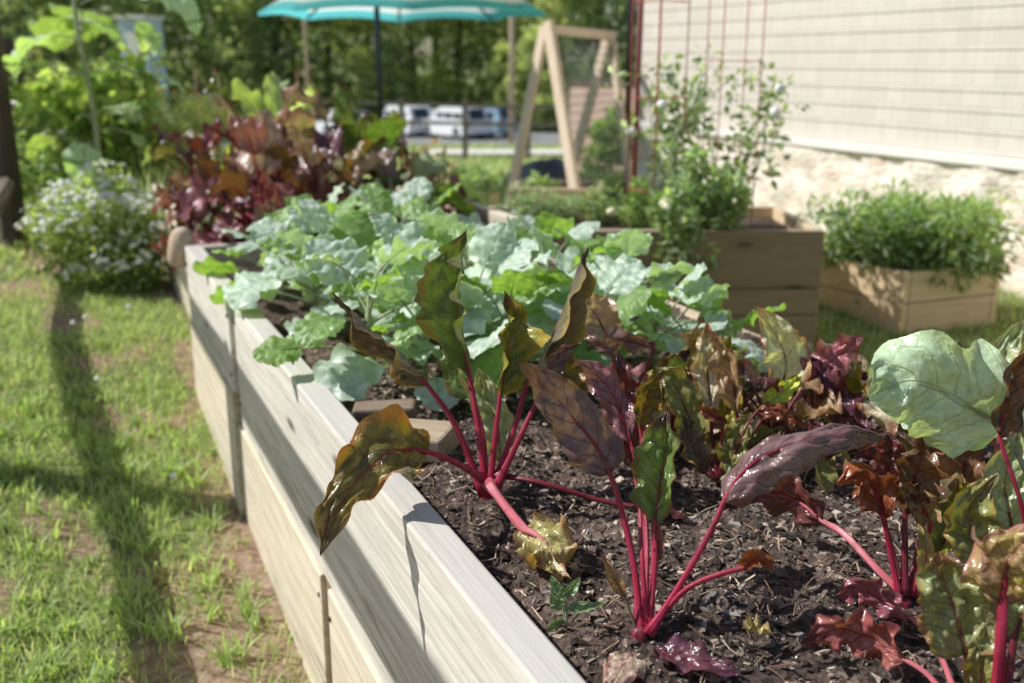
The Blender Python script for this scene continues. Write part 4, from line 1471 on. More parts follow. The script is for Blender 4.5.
a = P(822, 229, 4.0)
top1 = a.z
pb = empty('planter_bed', (a.x, a.y, 0), 'tall dark brown plank planter in shade with a tomato vine', 'planter', rz=-YAW)
PL, PW = 1.62, .62
for k, (z0, z1) in enumerate(((top1 - .235, top1), (top1 - .345, top1 - .24), (top1 - .46, top1 - .35))):
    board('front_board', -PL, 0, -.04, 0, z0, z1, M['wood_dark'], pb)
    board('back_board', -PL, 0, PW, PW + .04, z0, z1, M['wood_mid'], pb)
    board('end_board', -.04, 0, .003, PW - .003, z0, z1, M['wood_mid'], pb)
    board('end_board', -PL, -PL + .04, .003, PW - .003, z0, z1, M['wood_mid'], pb)
board('foot_board', -PL + .01, -.01, -.03, PW + .03, top1 - .60, top1 - .463, M['concrete'], pb)
m = MB()
m.box((-PL / 2, PW / 2, 0), (PL - .084, PW - .006, .02))
so_ = m.build('planter_soil', M['soil'], pb)
so_.location = (0, 0, top1 - .06)

c0 = P(905, 273, 4.28)
b2 = empty('planter_bed', (c0.x, c0.y, 0), 'low cedar planter by the building wall with its sunlit corner forward', 'planter')
g0 = ground_z(c0.x, c0.y)
lA = onz(818, 255, c0.z)
lB = onz(994, 308, .17)
dA, dB = Vector((lA.x - c0.x, lA.y - c0.y, 0)), Vector((lB.x - c0.x, lB.y - c0.y, 0))
nA, nB = dA.normalized(), dB.normalized()
mz = (c0.z + g0) / 2
for nm, st, en, inw in (('side_board', Vector(), dA, nB), ('side_board', Vector(), dB, nA), ('back_board', dA, dA + dB, -nA * 0 - nB * 0 - nA * 0), ('back_board', dB, dA + dB, Vector())):
    for z0, z1 in ((mz + .003, c0.z), (g0 - .03, mz - .003)):
        m = MB()
        t = (en - st).normalized()
        off = inw * .02
        gap = t * (.045 if (nm == 'side_board' and en is dB) else .0)
        m.beam(st + gap + off + Vector((0, 0, (z0 + z1) / 2)), en + off * 1 + Vector((0, 0, (z0 + z1) / 2)), .04, z1 - z0)
        m.build(nm, M['wood_mid'], b2)
m = MB()
m.add([nA * .04 + nB * .04, dA - nA * .02 + nB * .04, dA + dB - (nA + nB) * .03, dB - nB * .02 + nA * .04], [(0, 1, 2, 3)])
o = m.build('planter_soil', M['soil'], b2)
o.location = (0, 0, c0.z - .05)
ctr = c0 + (dA + dB) / 2
bush('bushy_plant', 'left bushy feathery green plant in the low cedar planter', 'plant', (c0 + dA * .66 + dB * .36).to_tuple()[:2] + (c0.z - .04,), .38, .32, .29, 2700, .05, GR + GB, 31, 30, aspect=.34, cr=.10, group= 'leafy plants in the low planter')
bush('bushy_plant', 'right bushy green plant hanging over the shaded side of the low planter', 'plant', (c0 + dA * .30 + dB * .55).to_tuple()[:2] + (c0.z - .06,), .42, .33, .34, 3600, .05, GR + GB, 32, 36, aspect=.34, cr=.10, group= 'leafy plants in the low planter')
bush('bushy_plant', 'thin pale plant at the right end of the low planter', 'plant', (c0 + dB * .98 + dA * .25).to_tuple()[:2] + (c0.z - .1,), .2, .2, .36, 900, .05, GR + GY, 33, 18, aspect=.3, cr=.09, group= 'leafy plants in the low planter')


def local(px, py_depth):
    return P(px, 200, py_depth)


# tomato vine in the tall planter
q = P(700, 228, 4.02)
bush('tomato_plant', 'dense lower tomato vine hanging over the dark planter front', 'tomato plant', (q.x, q.y, top1 - .22), .26, .15, .52, 2700, .040, GR + GB, 41, 24, flowers=34, fsize=.020, fmat='pbloom', fname='fruit')
rs = random.Random(5)
for (sx_, tx, ty, lb, n) in ((690, 672, 45, 'tall sparse tomato vine climbing the left red cage', 680), (722, 752, 80, 'sparse tomato shoot leaning right against the siding', 420)):
    b = P(sx_, 225, 4.2)
    e = empty('tomato_plant', b, lb, 'tomato plant')
    tpt = P(tx, ty, 4.2)
    cl = []
    st = MB()
    for k in range(4):
        path = catmull([Vector(), (tpt - b) * .45 + Vector((rs.gauss(0, .07), rs.gauss(0, .05), 0)), (tpt - b) * rs.uniform(.75, 1) + Vector((rs.gauss(0, .12), rs.gauss(0, .06), 0))], 14)
        st.tube(path, [.006 - .0003 * i for i in range(15)], 6)
        for i, pt in enumerate(path):
            if i > 1:
                cl.append((pt.x + rs.gauss(0, .05), pt.y + rs.gauss(0, .05), pt.z, .055 * rs.uniform(.6, 1.3)))
    f = MB()
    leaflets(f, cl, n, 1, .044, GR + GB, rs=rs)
    f.build('foliage', M['small'], e)
    st.build('stem', M['stem_green'], e, True)
    for k in range(12 if n > 600 else 6):
        c = rs.choice(cl)
        bm_ = MB()
        ring = [.0, .016, .020, .017, .0]
        bm_.tube([(c[0], c[1], c[2] + z) for z in (-.025, -.015, 0, .015, .025)], [.004, .020, .025, .020, .004], 10)
        bm_.build('fruit', M['pbloom' if k % 3 else 'flower'], e, True)

for px, d, h, n, sd_, cols, lb in ((520, 4.45, .20, 900, 51, GB, 'silvery herb at the left end of the tall planter'), (560, 4.5, .18, 800, 52, GB, 'silvery herb in the planter before the trellis feet'),
                                (600, 4.45, .22, 900, 53, GB + GR, 'grey green herb right of the white trellis leg'), (640, 4.3, .24, 1100, 54, GR, 'green herb between the trellis and the tomato vine'),
                                (470, 4.7, .24, 1100, 55, GB + GR, 'leafy green plant left of the tall planter')):
    q = P(px, 215, d)
    bush('herb_plant', lb, 'herb', (q.x, q.y, top1 - .10), .11, .11, h, n, .030, cols, sd_, 12, 'herbs in the tall planter', aspect=.25)
# fallen tomatoes / marigolds at the back
for i, (px, py, d, mt, lb) in enumerate(((612, 212, 4.35, 'pbloom', 'yellow fruit left of the red cage pole'), (652, 208, 4.35, 'tomato', 'orange fruit at the foot of the red cage'))):
    q = P(px, py, d)
    m = MB()
    m.tube([(0, 0, z) for z in (-.022, -.017, -.006, .006, .017, .021)], [.004, .016, .024, .024, .015, .004], 12)
    o = m.build('fruit', M[mt], None, True)
    o.location = q
    props(o, lb, 'fruit')

# red wire cages


def cage(px, d, w_, h, n_rings, label, rz=0, zb=.5, tilt=0):
    q = P(px, 215, d)
    e = empty('tomato_cage', (q.x, q.y, zb), label, 'tomato cage', rz=rz)
    for i, j in ((-1, -1), (1, -1), (1, 1), (-1, 1)):
        m = MB()
        m.tube([(i * w_ / 2, j * w_ / 2, 0), (i * w_ / 2 + tilt, j * w_ / 2, h)], .0026, 6)
        m.build('upright', M['red_wire'], e, True)
    for k in range(n_rings):
        z = h * (k + .6) / n_rings
        o_ = tilt * z / h
        m = MB()
        m.tube([(-w_ / 2 + o_, -w_ / 2, z), (w_ / 2 + o_, -w_ / 2, z), (w_ / 2 + o_, w_ / 2, z), (-w_ / 2 + o_, w_ / 2, z), (-w_ / 2 + o_, -w_ / 2, z)], .0022, 6)
        m.build('ring', M['red_wire'], e, True)
    return e


cage(653, 4.25, .16, 1.5, 4, 'red wire tomato cage around the tall sparse vine', rz=.2)
cage(725, 4.3, .17, 1.4, 3, 'red wire tomato cage in front of the siding wall', rz=-.25)
cage(190, 6.6, .35, 1.0, 3, 'faded red tomato cage behind the feathery bush', rz=.2, zb=.2)
q = P(632, 210, 4.9)
m = MB()
m.tube([(q.x, q.y, .1), (q.x + .02, q.y, 2.2)], .013, 10)
o = m.build('garden_stake', M['dull_red'], None, True)
props(o, 'thick dark red stake at the building corner', 'stake')

# ------------------------------------------------------------------ trellis (A-frame)
tr = empty('trellis', gpt(560, 7.4), 'wooden A frame trellis with wire mesh behind the planter', 'trellis')
org = tr.location.copy()
dT = 7.4


def tbeam(name, p0, p1, w_, h_, mat):
    m = MB()
    m.beam(Vector(p0) - org, Vector(p1) - org, w_, h_, upv=(SUN.x - FW.x * .8, SUN.y - FW.y * .8, 0))
    return m.build(name, M[mat], tr, bevel=.004)


def tp(px, py, d):
    return P(px, py, d)


tbeam('leg', tp(545, 26, 7.3), tp(508, 208, 7.5), .075, .04, 'wood_trellis')
tbeam('leg', tp(548, 22, 7.25), tp(579, 214, 7.05), .085, .045, 'wood_trellis')
tbeam('leg', tp(608, 36, 7.9), tp(571, 172, 8.2), .075, .04, 'wood_trellis')
tbeam('leg', tp(611, 32, 7.95), tp(630, 190, 7.8), .06, .04, 'wood_trellis')
tbeam('top_bar', tp(550, 30, 7.32), tp(614, 36, 7.95), .07, .04, 'wood_trellis')
m = MB()
A0, A1 = tp(549, 34, 7.27), tp(611, 40, 7.93)
B0, B1 = tp(578, 206, 7.1), tp(629, 186, 7.85)
for i in range(15):
    t = i / 14
    m.tube([A0.lerp(A1, t) - org, B0.lerp(B1, t) - org], .003, 4)
for i in range(20):
    t = i / 19
    m.tube([A0.lerp(B0, t) - org, A1.lerp(B1, t) - org], .003, 4)
m.build('wire_mesh', M['wire'], tr)

# low lit planks & a dark bag beyond the planter
lb_ = empty('planter_bed', gpt(455, 6.3), 'low peach coloured plank bed left of the trellis', 'planter', rz=-YAW + .25)
board('front_board', -.28, .28, -.02, .02, .02, .24, M['wood_mid'], lb_)
board('end_board', .24, .28, .023, .5, .02, .24, M['wood_mid'], lb_)
board('end_board', -.28, -.24, .023, .5, .02, .24, M['wood_mid'], lb_)
board('back_board', -.28, .28, .503, .543, .02, .24, M['wood_mid'], lb_)
m = MB()
m.box((0, .26, .2), (.47, .47, .02))
m.build('planter_soil', M['soil'], lb_)
lb_ = empty('planter_bed', gpt(556, 6.9), 'low sunlit plank bed between the trellis legs', 'planter', rz=-YAW - .1)
board('front_board', -.32, .32, -.02, .02, .02, .20, M['wood_mid'], lb_)
board('end_board', .28, .32, .023, .5, .02, .20, M['wood_mid'], lb_)
board('end_board', -.32, -.28, .023, .5, .02, .20, M['wood_mid'], lb_)
board('back_board', -.32, .32, .503, .543, .02, .20, M['wood_mid'], lb_)
m = MB()
m.box((0, .26, .16), (.55, .47, .02))
m.build('planter_soil', M['soil'], lb_)
for px, d, s_, lb in ((438, 6.55, 61, 'grey green plant growing in the peach coloured bed'), (478, 6.5, 62, 'leafy plant at the right of the peach coloured bed'),
                      (535, 7.1, 63, 'small plant in the plank bed by the left trellis leg'),
                      (592, 7.6, 64, 'pale bush behind the white trellis leg'), (615, 9.5, 65, 'olive green shrub before the pink brick wall'),):
    q = gpt(px, d)
    big = s_ in (65,)
    bush('garden_plant', lb, 'plant', (q.x, q.y, q.z + (.0 if s_ > 62 else .15)), .42 if big else .2, .3 if big else .2, .75 if big else .24, 2400 if big else 900, .06 if big else .05, GB + GR if s_ != 65 else GY + GR, s_, 14, 'small plants around the trellis')
bg_ = gpt(545, 8.6)
m = MB()
rs = random.Random(3)
nU, nV = 22, 12
vs = []
for i in range(nU):
    for j in range(nV):
        th, ph_ = 2 * math.pi * i / nU, math.pi / 2 * j / (nV - 1)
        r_ = 1 + .18 * noise.noise(Vector((math.cos(th) * 2, math.sin(th) * 2, ph_ * 2)))
        vs.append((math.cos(th) * math.cos(ph_) * .36 * r_, math.sin(th) * math.cos(ph_) * .25 * r_, math.sin(ph_) * .22 * r_))
m.add(vs, [(i * nV + j, ((i + 1) % nU) * nV + j, ((i + 1) % nU) * nV + j + 1, i * nV + j + 1) for i in range(nU) for j in range(nV - 1)])
o = m.build('compost_bag', M['tarp'], None, True)
o.location = bg_
props(o, 'dark blue crumpled bag on the lawn between the trellis legs', 'bag')

# ------------------------------------------------------------------ building at the right
WX, WY0, WY1 = 4.3, -1.0, 7.05
TZ = .735
bd = empty('building', (WX, WY1, 0), 'building with beige shake siding over a pale stone base at the right', 'building')


def bx(name, mat, x0, x1, y0, y1, z0, z1, bevel=0.0):
    m = MB()
    m.box((0, 0, 0), (x1 - x0, y1 - y0, z1 - z0))
    o = m.build(name, mat, bd, bevel=bevel)
    o.location = ((x0 + x1) / 2 - WX, (y0 + y1) / 2 - WY1, (z0 + z1) / 2)
    return o


m = MB()
crs = .102
nC = 26
for k in range(nC):
    z0 = TZ + .055 + k * crs
    prof = [(WX - .012, z0), (WX - .007, z0 + crs + .008), (WX + .05, z0 + crs + .008), (WX + .05, z0)]
    vs = [(x - WX, y - WY1, z) for y in (WY0, WY1 - .05) for x, z in prof]
    m.add(vs, [(0, 1, 5, 4), (0, 4, 7, 3), (1, 2, 6, 5), (0, 3, 2, 1), (4, 5, 6, 7)])
m.build('siding', M['siding'], bd)
bx('base_trim', M['trim'], WX - .055, WX + .04, WY0, WY1 + .01, TZ, TZ + .05, .004)
bx('corner_board', M['trim'], WX - .03, WX + .04, WY1 - .048, WY1, TZ + .053, 3.5, .003)
bx('end_wall', M['siding'], WX + .043, WX + 4.5, WY1 - .06, WY1 - .01, TZ + .053, 3.5)
bx('end_base', M['stone'], WX + .043, WX + 4.5, WY1 - .06, WY1 + .02, -.2, TZ)
bx('roof', M['roof'], WX - .35, WX + 4.8, WY0, WY1 + .35, 3.503, 3.62)
m = MB()
ny, nz_ = 160, 20
vs = []
for j in range(nz_ + 1):
    for i in range(ny + 1):
        y = WY0 + (WY1 - WY0) * i / ny
        z = -.2 + (TZ + .198) * j / nz_
        vs.append((-.035 - .03 * noise.noise(Vector((y * 5, z * 8, 0))) - .02 * noise.noise(Vector((y * 14, z * 20, 4))), y - WY1, z))
m.add(vs, [(j * (ny + 1) + i, (j + 1) * (ny + 1) + i, (j + 1) * (ny + 1) + i + 1, j * (ny + 1) + i + 1) for j in range(nz_) for i in range(ny)])
m.build('stone_base', M['stone'], bd, True)
m = MB()
m.tube([(-.07, .02, .1), (-.07, .02, 3.4)], .028, 10)
m.build('corner_shadow_strip', M['darkmetal'], bd, True)  # dark tube added to draw the shadow line down the wall corner

q0, q1 = P(574, 165, 13.5), P(660, 165, 12.5)
bw = empty('brick_wall', ((q0.x + q1.x) / 2, (q0.y + q1.y) / 2, 0), 'pink brick wall beyond the right trellis legs', 'wall', rz=math.atan2(q1.y - q0.y, q1.x - q0.x))
L_ = (q1 - q0).length
zt = P(600, 80, 13).z
board('wall_face', -L_ / 2, L_ / 2, -.1, .1, -1.0, zt - .05, M['brick'], bw)
board('coping', -L_ / 2 - .03, L_ / 2 + .03, -.13, .13, zt - .047, zt, M['wood_post'], bw)

# ------------------------------------------------------------------ split-rail fence at the left
FXX = -.36


def fence_x(y):
    return .105 * smooth(3.4, 6.3, y)

kk = math.tan(ELEV) / math.sin(PHI)
fe = empty('rail_fence', (FXX, 0, 0), 'old dark split rail fence at the left edge', 'fence')


def fence_post(y, h=1.28, w_=.12, rot=.1):
    m = MB()
    g = ground_z(FXX, y)
    hw = w_ / 2
    ring = []
    zs = [g - .1, g + .3, g + .7, g + h - .03, g + h]
    vs = []
    for zi, z in enumerate(zs):
        s = hw * (1 if zi < 4 else .8)
        for k in range(8):
            an = 2 * math.pi * k / 8 + rot
            r_ = s * (1 + .12 * noise.noise(Vector((k * 1.3, z * 2, y))))
            vs.append((fence_x(y) + r_ * math.cos(an), y + r_ * math.sin(an), z))
    m.add(vs, [(i * 8 + k, i * 8 + (k + 1) % 8, (i + 1) * 8 + (k + 1) % 8, (i + 1) * 8 + k) for i in range(4) for k in range(8)] + [tuple(32 + k for k in range(8))])
    return m.build('post', M['wood_post'], fe)


def fence_rail(y0, y1, z0, z1, h0, h1, dx=0.0):
    m = MB()
    vs = []
    N = 14
    for i in range(N + 1):
        t = i / N
        y = y0 + (y1 - y0) * t
        z = z0 + (z1 - z0) * t
        hh = (h0 + (h1 - h0) * t) / 2
        for k in range(8):
            an = 2 * math.pi * k / 8 + .39
            r_ = hh * (1 + .10 * noise.noise(Vector((k * 2, y * 2.2, z0 * 9))))
            vs.append((fence_x(y) + r_ * math.cos(an), y, z + r_ * math.sin(an)))
    m.add(vs, [(i * 8 + k, i * 8 + (k + 1) % 8, (i + 1) * 8 + (k + 1) % 8, (i + 1) * 8 + k) for i in range(N) for k in range(8)] + [tuple(range(8))[::-1], tuple(N * 8 + k for k in range(8))])
    return m.build('rail', M['wood_rail'], fe)


for y in (.4, 3.12, 6.45, 9.5, 12.6):
    fence_post(y, w_=.16 if y > 4 else .12)
dX = BX0 - FXX
dy_ = dX / math.tan(PHI)                       # along-bed shift of the shadow on the board
ztop = .42 + dX * kk
for y0, y1 in ((-2.7, .42), (.38, 3.14), (3.1, 6.47), (6.43, 9.52), (9.48, 12.6)):
    w0 = .10 if y0 < 3 else (.085 if y0 < 4 else .09)
    w1 = .095 if y0 < 3 else .06
    zz = 0.0 if y0 < 3 else .045
    b0, b1 = fence_x(y0) * kk, fence_x(y1) * kk
    fence_rail(y0, y1, ztop + zz * .3 - b0, ztop + zz - b1, w0, w1)
    fence_rail(y0, y1, ground_z(FXX, y0) + (.05 - FXX) * kk * .97 - b0, ground_z(FXX, y1) + (.05 - FXX) * kk * .97 - b1, .105, .095)

# far fence in front of the cars
ff = empty('rail_fence', gpt(400, 21), 'thin dark rail fence in front of the parked cars', 'fence')
fo = ff.location.copy()
prev = None
for px in range(150, 700, 63):
    d = 21 + (px - 400) * .004
    q = P(px, 130, d)
    g = ground_z(q.x, q.y)
    top = P(px, 99 + (px - 340) * .03, d).z
    m = MB()
    m.box((q.x - fo.x, q.y - fo.y, (g - .1 + top) / 2 - fo.z), (.11, .11, top - g + .2), rz=-YAW)
    m.build('post', M['wood_faded'], ff)
    if prev is not None:
        for zz in (.05, .42):
            m = MB()
            m.beam(Vector((prev[0], prev[1], prev[2] - zz)) - fo, Vector((q.x, q.y, top - zz)) - fo, .05, .075)
            m.build('rail', M['wood_faded'], ff)
    prev = (q.x, q.y, top)

# ------------------------------------------------------------------ pavement, lot, cars


def strip(name, mat, r0, r1, a0, a1, lift):
    m = MB()
    n = 30
    vs = []
    for i in range(n + 1):
        px = a0 + (a1 - a0) * i / n
        for d in (r0, r1):
            q = P(px, 130, d)
            vs.append((q.x, q.y, ground_z(q.x, q.y) + lift))
    m.add(vs, [(2 * i, 2 * i + 2, 2 * i + 3, 2 * i + 1) for i in range(n)])
    return props(m.build(name, mat), kind='structure')


strip('pavement', M['concrete'], 24.6, 29.5, 425, 640, .06)
m = MB()
xs = np.linspace(P(-300, 130, 36).x, P(1300, 130, 36).x, 60)
n = 60
vs = []
for i in range(n + 1):
    px = -400 + 1800 * i / n
    for d in np.linspace(36, 60, 12):
        q = P(px, 130, d)
        vs.append((q.x, q.y, ground_z(q.x, q.y) + .05))
m.add(vs, [(12 * i + j, 12 * i + j + 1, 12 * (i + 1) + j + 1, 12 * (i + 1) + j) for i in range(n) for j in range(11)])
props(m.build('parking_lot', M['asphalt']), kind='structure')


def car(px, d, heading, paint, label, suv=True, width=1.85):
    q = gpt(px, d)
    q.z += .06
    e = empty('parked_car', q, label, 'car', 'cars parked beyond the lawn', rz=heading)
    e.scale = (.84, .84, .9)
    H = 1.68 if suv else 1.42
    L2 = 2.35
    lower = [(-L2, .35), (-L2, .75), (-L2 + .12, 1.0), (-1.9, 1.02), (1.05, 1.0), (2.1, .88), (L2, .70), (L2, .35), (1.9, .25), (-1.9, .25)]
    if suv:
        upper = [(-2.2, 1.0), (-1.95, H - .05), (-1.4, H), (.15, H), (.45, H - .06), (1.2, 1.0)]
    else:
        upper = [(-1.8, 1.0), (-1.1, H - .05), (-.8, H), (.05, H), (.35, H - .07), (1.2, 1.0)]
    m = MB()

    def loft(prof, ys):
        vs, fs = [], []
        n_ = len(prof)
        for (y, ins) in ys:
            cx_ = sum(p[0] for p in prof) / n_
            for x, z in prof:
                vs.append((x + (cx_ - x) * ins * .3, y, z - ins * .12 if z > .9 else z))
        for i in range(len(ys) - 1):
            for k in range(n_):
                fs.append((i * n_ + k, i * n_ + (k + 1) % n_, (i + 1) * n_ + (k + 1) % n_, (i + 1) * n_ + k))
        fs.append(tuple(range(n_)))
        fs.append(tuple((len(ys) - 1) * n_ + k for k in range(n_))[::-1])
        m.add(vs, fs)

    W = width / 2
    loft(lower, [(-W, .22), (-W + .1, .02), (W - .1, .02), (W, .22)])
    loft(upper, [(-W + .22, .10), (-W + .35, 0), (W - .35, 0), (W - .22, .10)])
    m.build('body', M[paint], e, bevel=.03)
    zw0, zw1 = 1.06, H - .14
    for sgn in (-1, 1):
        for xa, xb, ta, tb in (((-1.75, -.85, -1.6, -.85), (-.75, .05, -.75, .0), (.15, .95, .1, .4)) if suv else ((-1.3, -.65, -.95, -.62), (-.55, .05, -.55, .0), (.12, .9, .1, .38))):
            g = MB()
            y0, y1 = sgn * (W - .205), sgn * (W - .23)
            g.add([(xa, y0, zw0), (xb, y0, zw0), (tb, y1, zw1), (ta, y1, zw1), (xa, y0 - sgn * .03, zw0), (xb, y0 - sgn * .03, zw0), (tb, y1 - sgn * .03, zw1), (ta, y1 - sgn * .03, zw1)],
                  [(0, 1, 2, 3), (0, 4, 5, 1), (1, 5, 6, 2), (2, 6, 7, 3), (3, 7, 4, 0)])
            g.build('side_window', M['glass'], e)
    xr = -2.235 if suv else -1.83
    xt = -2.01 if suv else -1.17
    g = MB()
    g.add([(xr, -W + .42, 1.06), (xr, W - .42, 1.06), (xt, W - .45, H - .12), (xt, -W + .45, H - .12)], [(0, 1, 2, 3)])
    g.build('rear_window', M['glass'], e)
    g = MB()
    g.add([(1.17, -W + .38, 1.06), (1.17, W - .38, 1.06), (.54, W - .42, H - .1), (.54, -W + .42, H - .1)], [(0, 1, 2, 3)])
    g.build('windscreen', M['glass'], e)
    for sgn in (-1, 1):
        g = MB()
        g.box((L2 - .02, sgn * (W - .28), .74), (.12, .34, .14))
        g.build('headlight', M['lamp'], e)
        g = MB()
        g.box((-L2 + .01, sgn * (W - .2), .85), (.1, .2, .26))
        g.build('tail_light', M['taillamp'], e)
        for x in (-1.42, 1.45):
            g = MB()
            g.tube([(x, sgn * (W - .21), .34), (x, sgn * (W + .01), .34)], .34, 20)
            t_ = g.build('wheel', M['rubber'], e)
            g = MB()
            g.tube([(x, sgn * (W - .02), .34), (x, sgn * (W + .022), .34)], .21, 16)
            g.build('rim', M['rim'], t_)
    return e


car(480, 50, -YAW + R(140), 'blue_paint', 'blue grey sport utility car rightmost in the car park')
car(456, 48.5, -YAW + R(128), 'white_paint', 'white car overlapping the blue grey one', True)
car(430, 51, -YAW + R(128), 'white_paint', 'white car third from the right in the car park', False)
car(404, 51, -YAW + R(128), 'white_paint', 'white car just right of the umbrella pole', True)
car(364, 52, -YAW + R(84), 'black_paint', 'dark car just left of the umbrella pole', False)
car(332, 52, -YAW + R(128), 'white_paint', 'white car leftmost, behind the pale chard leaves', False)

sh = gpt(157, 30)
e = empty('garden_shed', sh, 'small pale blue shed in the distance behind the tall big leaved plant', 'shed', rz=-YAW - .3)
zt = P(157, 16, 30).z - sh.z
board('wall', -.45, .45, -.4, .4, 0, zt - .15, M['shed'], e)
board('roof', -.52, .52, -.47, .47, zt - .147, zt - .06, M['trim'], e)
board('door', -.2, .2, -.425, -.403, .1, zt - .5, M['trim'], e)

# ------------------------------------------------------------------ umbrella
ub = P(381, 130, 8.3)
ug = ground_z(ub.x, ub.y)
um = empty('patio_umbrella', (ub.x, ub.y, ug), 'teal and white striped patio umbrella on a dark pole', 'umbrella')
NR, RR, RISE, OX = 8, 1.17, .58, .24
rimz = P(400, 14, 8.3).z - ug
m = MB()
m.tube([(0, 0, 0), (0, 0, rimz + RISE * .78)], .024, 12)
m.build('pole', M['darkmetal'], um, True)
m = MB()
m.tube([(0, 0, 0), (0, 0, .05), (0, 0, .07), (0, 0, .2)], [.24, .24, .05, .04], 20)
m.build('base', M['darkmetal'], um)
m = MB()
off = math.pi / 8 + .12
seg = 6
vs, uvs = [], []
for k in range(NR * seg):
    a0 = off + 2 * math.pi * (k // seg) / NR
    a1 = off + 2 * math.pi * (k // seg + 1) / NR
    t = (k % seg) / seg
    ex = (1 - t) * math.cos(a0) + t * math.cos(a1)
    ey = (1 - t) * math.sin(a0) + t * math.sin(a1)
    sag = math.sin(math.pi * t) * .05
    for j in range(9):
        r_ = .02 + .98 * j / 8
        vs.append((OX + ex * RR * r_, ey * RR * r_, rimz + RISE * (1 - r_ ** 1.15) + sag * r_ * .6))
        uvs.append((r_, t))
    vs.append((OX + ex * RR, ey * RR, rimz + sag * .6 - .03))
    uvs.append((.97, t))
n_ = NR * seg
m.add(vs, [(k * 10 + j, k * 10 + j + 1, ((k + 1) % n_) * 10 + j + 1, ((k + 1) % n_) * 10 + j) for k in range(n_) for j in range(9)], uvs)
m.build('canopy', M['canopy'], um, True)
for k in range(NR):
    a0 = off + 2 * math.pi * k / NR
    m = MB()
    m.tube([(OX + math.cos(a0) * RR * r_, math.sin(a0) * RR * r_, rimz + RISE * (1 - r_ ** 1.15) - .02) for r_ in (.03, .3, .6, .99)], .010, 6)
    m.build('rib', M['darkmetal'], um, True)
m = MB()
m.tube([(OX, 0, rimz + RISE), (OX, 0, rimz + RISE + .05), (OX, 0, rimz + RISE + .1)], [.03, .03, .01], 10)
m.build('finial', M['darkmetal'], um, True)

# ------------------------------------------------------------------ left planting
# white flowering bush
q = gpt(98, 4.7)
bush('flowering_bush', 'low rounded bush covered in small white flowers at the left', 'bush', (q.x, q.y, q.z - .02), .35, .34, .54, 6500, .032, GR + GY, 71, 30, flowers=560, fsize=.019)
q = gpt(70, 6.3)
bush('flowering_bush', 'smaller white flowered bush behind the rounded one', 'bush', (q.x, q.y, q.z), .26, .26, .55, 3000, .036, GR, 72, 22, flowers=60, fsize=.018)
q = gpt(120, 7.0)
bush('shrub', 'pale leafy shrub under the tall big leaved plant', 'shrub', (q.x, q.y, q.z), .48, .4, 1.05, 5200, .055, GR + GY, 73, 30)
q = gpt(45, 7.6)
bush('shrub', 'dark green shrub beside the fence post', 'shrub', (q.x, q.y, q.z), .35, .3, .9, 3000, .05, GR, 74, 20)
for px, d, rx, h, sd_, lb in ((75, 6.0, .26, 1.0, 75, 'tall leafy shrub with round pale leaves below the big leaves'), (135, 6.2, .30, 1.15, 76, 'tall leafy shrub right of the big leaved stem'), (60, 6.9, .4, 1.45, 77, 'tall bushy vine behind the fence post'))[:2]:
    q = gpt(px, d)
    bush('tall_shrub', lb, 'shrub', (q.x, q.y, q.z), rx, rx, h, 1000, .08, GR + GY, sd_, 26, aspect=.7, flowers=24, fsize=.03, cr=.11)
# strap leaved plants
for px, d, lb, cols in ((130, 5.6, 'clump of long green strap leaves beside the white flowered bush', ((.22, .33, .12), (.28, .38, .17))), (150, 5.2, 'clump of grey green strap leaves nearest the red chard', ((.28, .37, .23), (.34, .43, .28)))):
    q = gpt(px, d)
    e = empty('strap_leaf_plant', q, lb, 'plant')
    pts, hh, ww, cc = [], [], [], []
    for k in range(90):
        pts.append((random.gauss(0, .05), random.gauss(0, .05), 0))
        hh.append(random.uniform(.3, .62))
        ww.append(random.uniform(.016, .028))
        cc.append(random.choice(cols))
    blades_mesh('foliage', M['grass'], pts, hh, ww, cc, lean=.75, kind=None, parent=e, seg=5)
# feathery bushes
for px, d, rx, h, lb, sd_ in ((185, 5.9, .26, .92, 'yellow green feathery bush behind the red chard', 81), (215, 6.5, .3, .95, 'second feathery bush to the right behind the red chard', 82)):
    q = gpt(px, d)
    e = bush('feathery_bush', lb, 'bush', (q.x, q.y, q.z), rx, rx, h, 9000, .045, [(.36, .42, .14), (.44, .48, .20), (.28, .34, .10)], sd_, 34, mat='needle', aspect=.07)
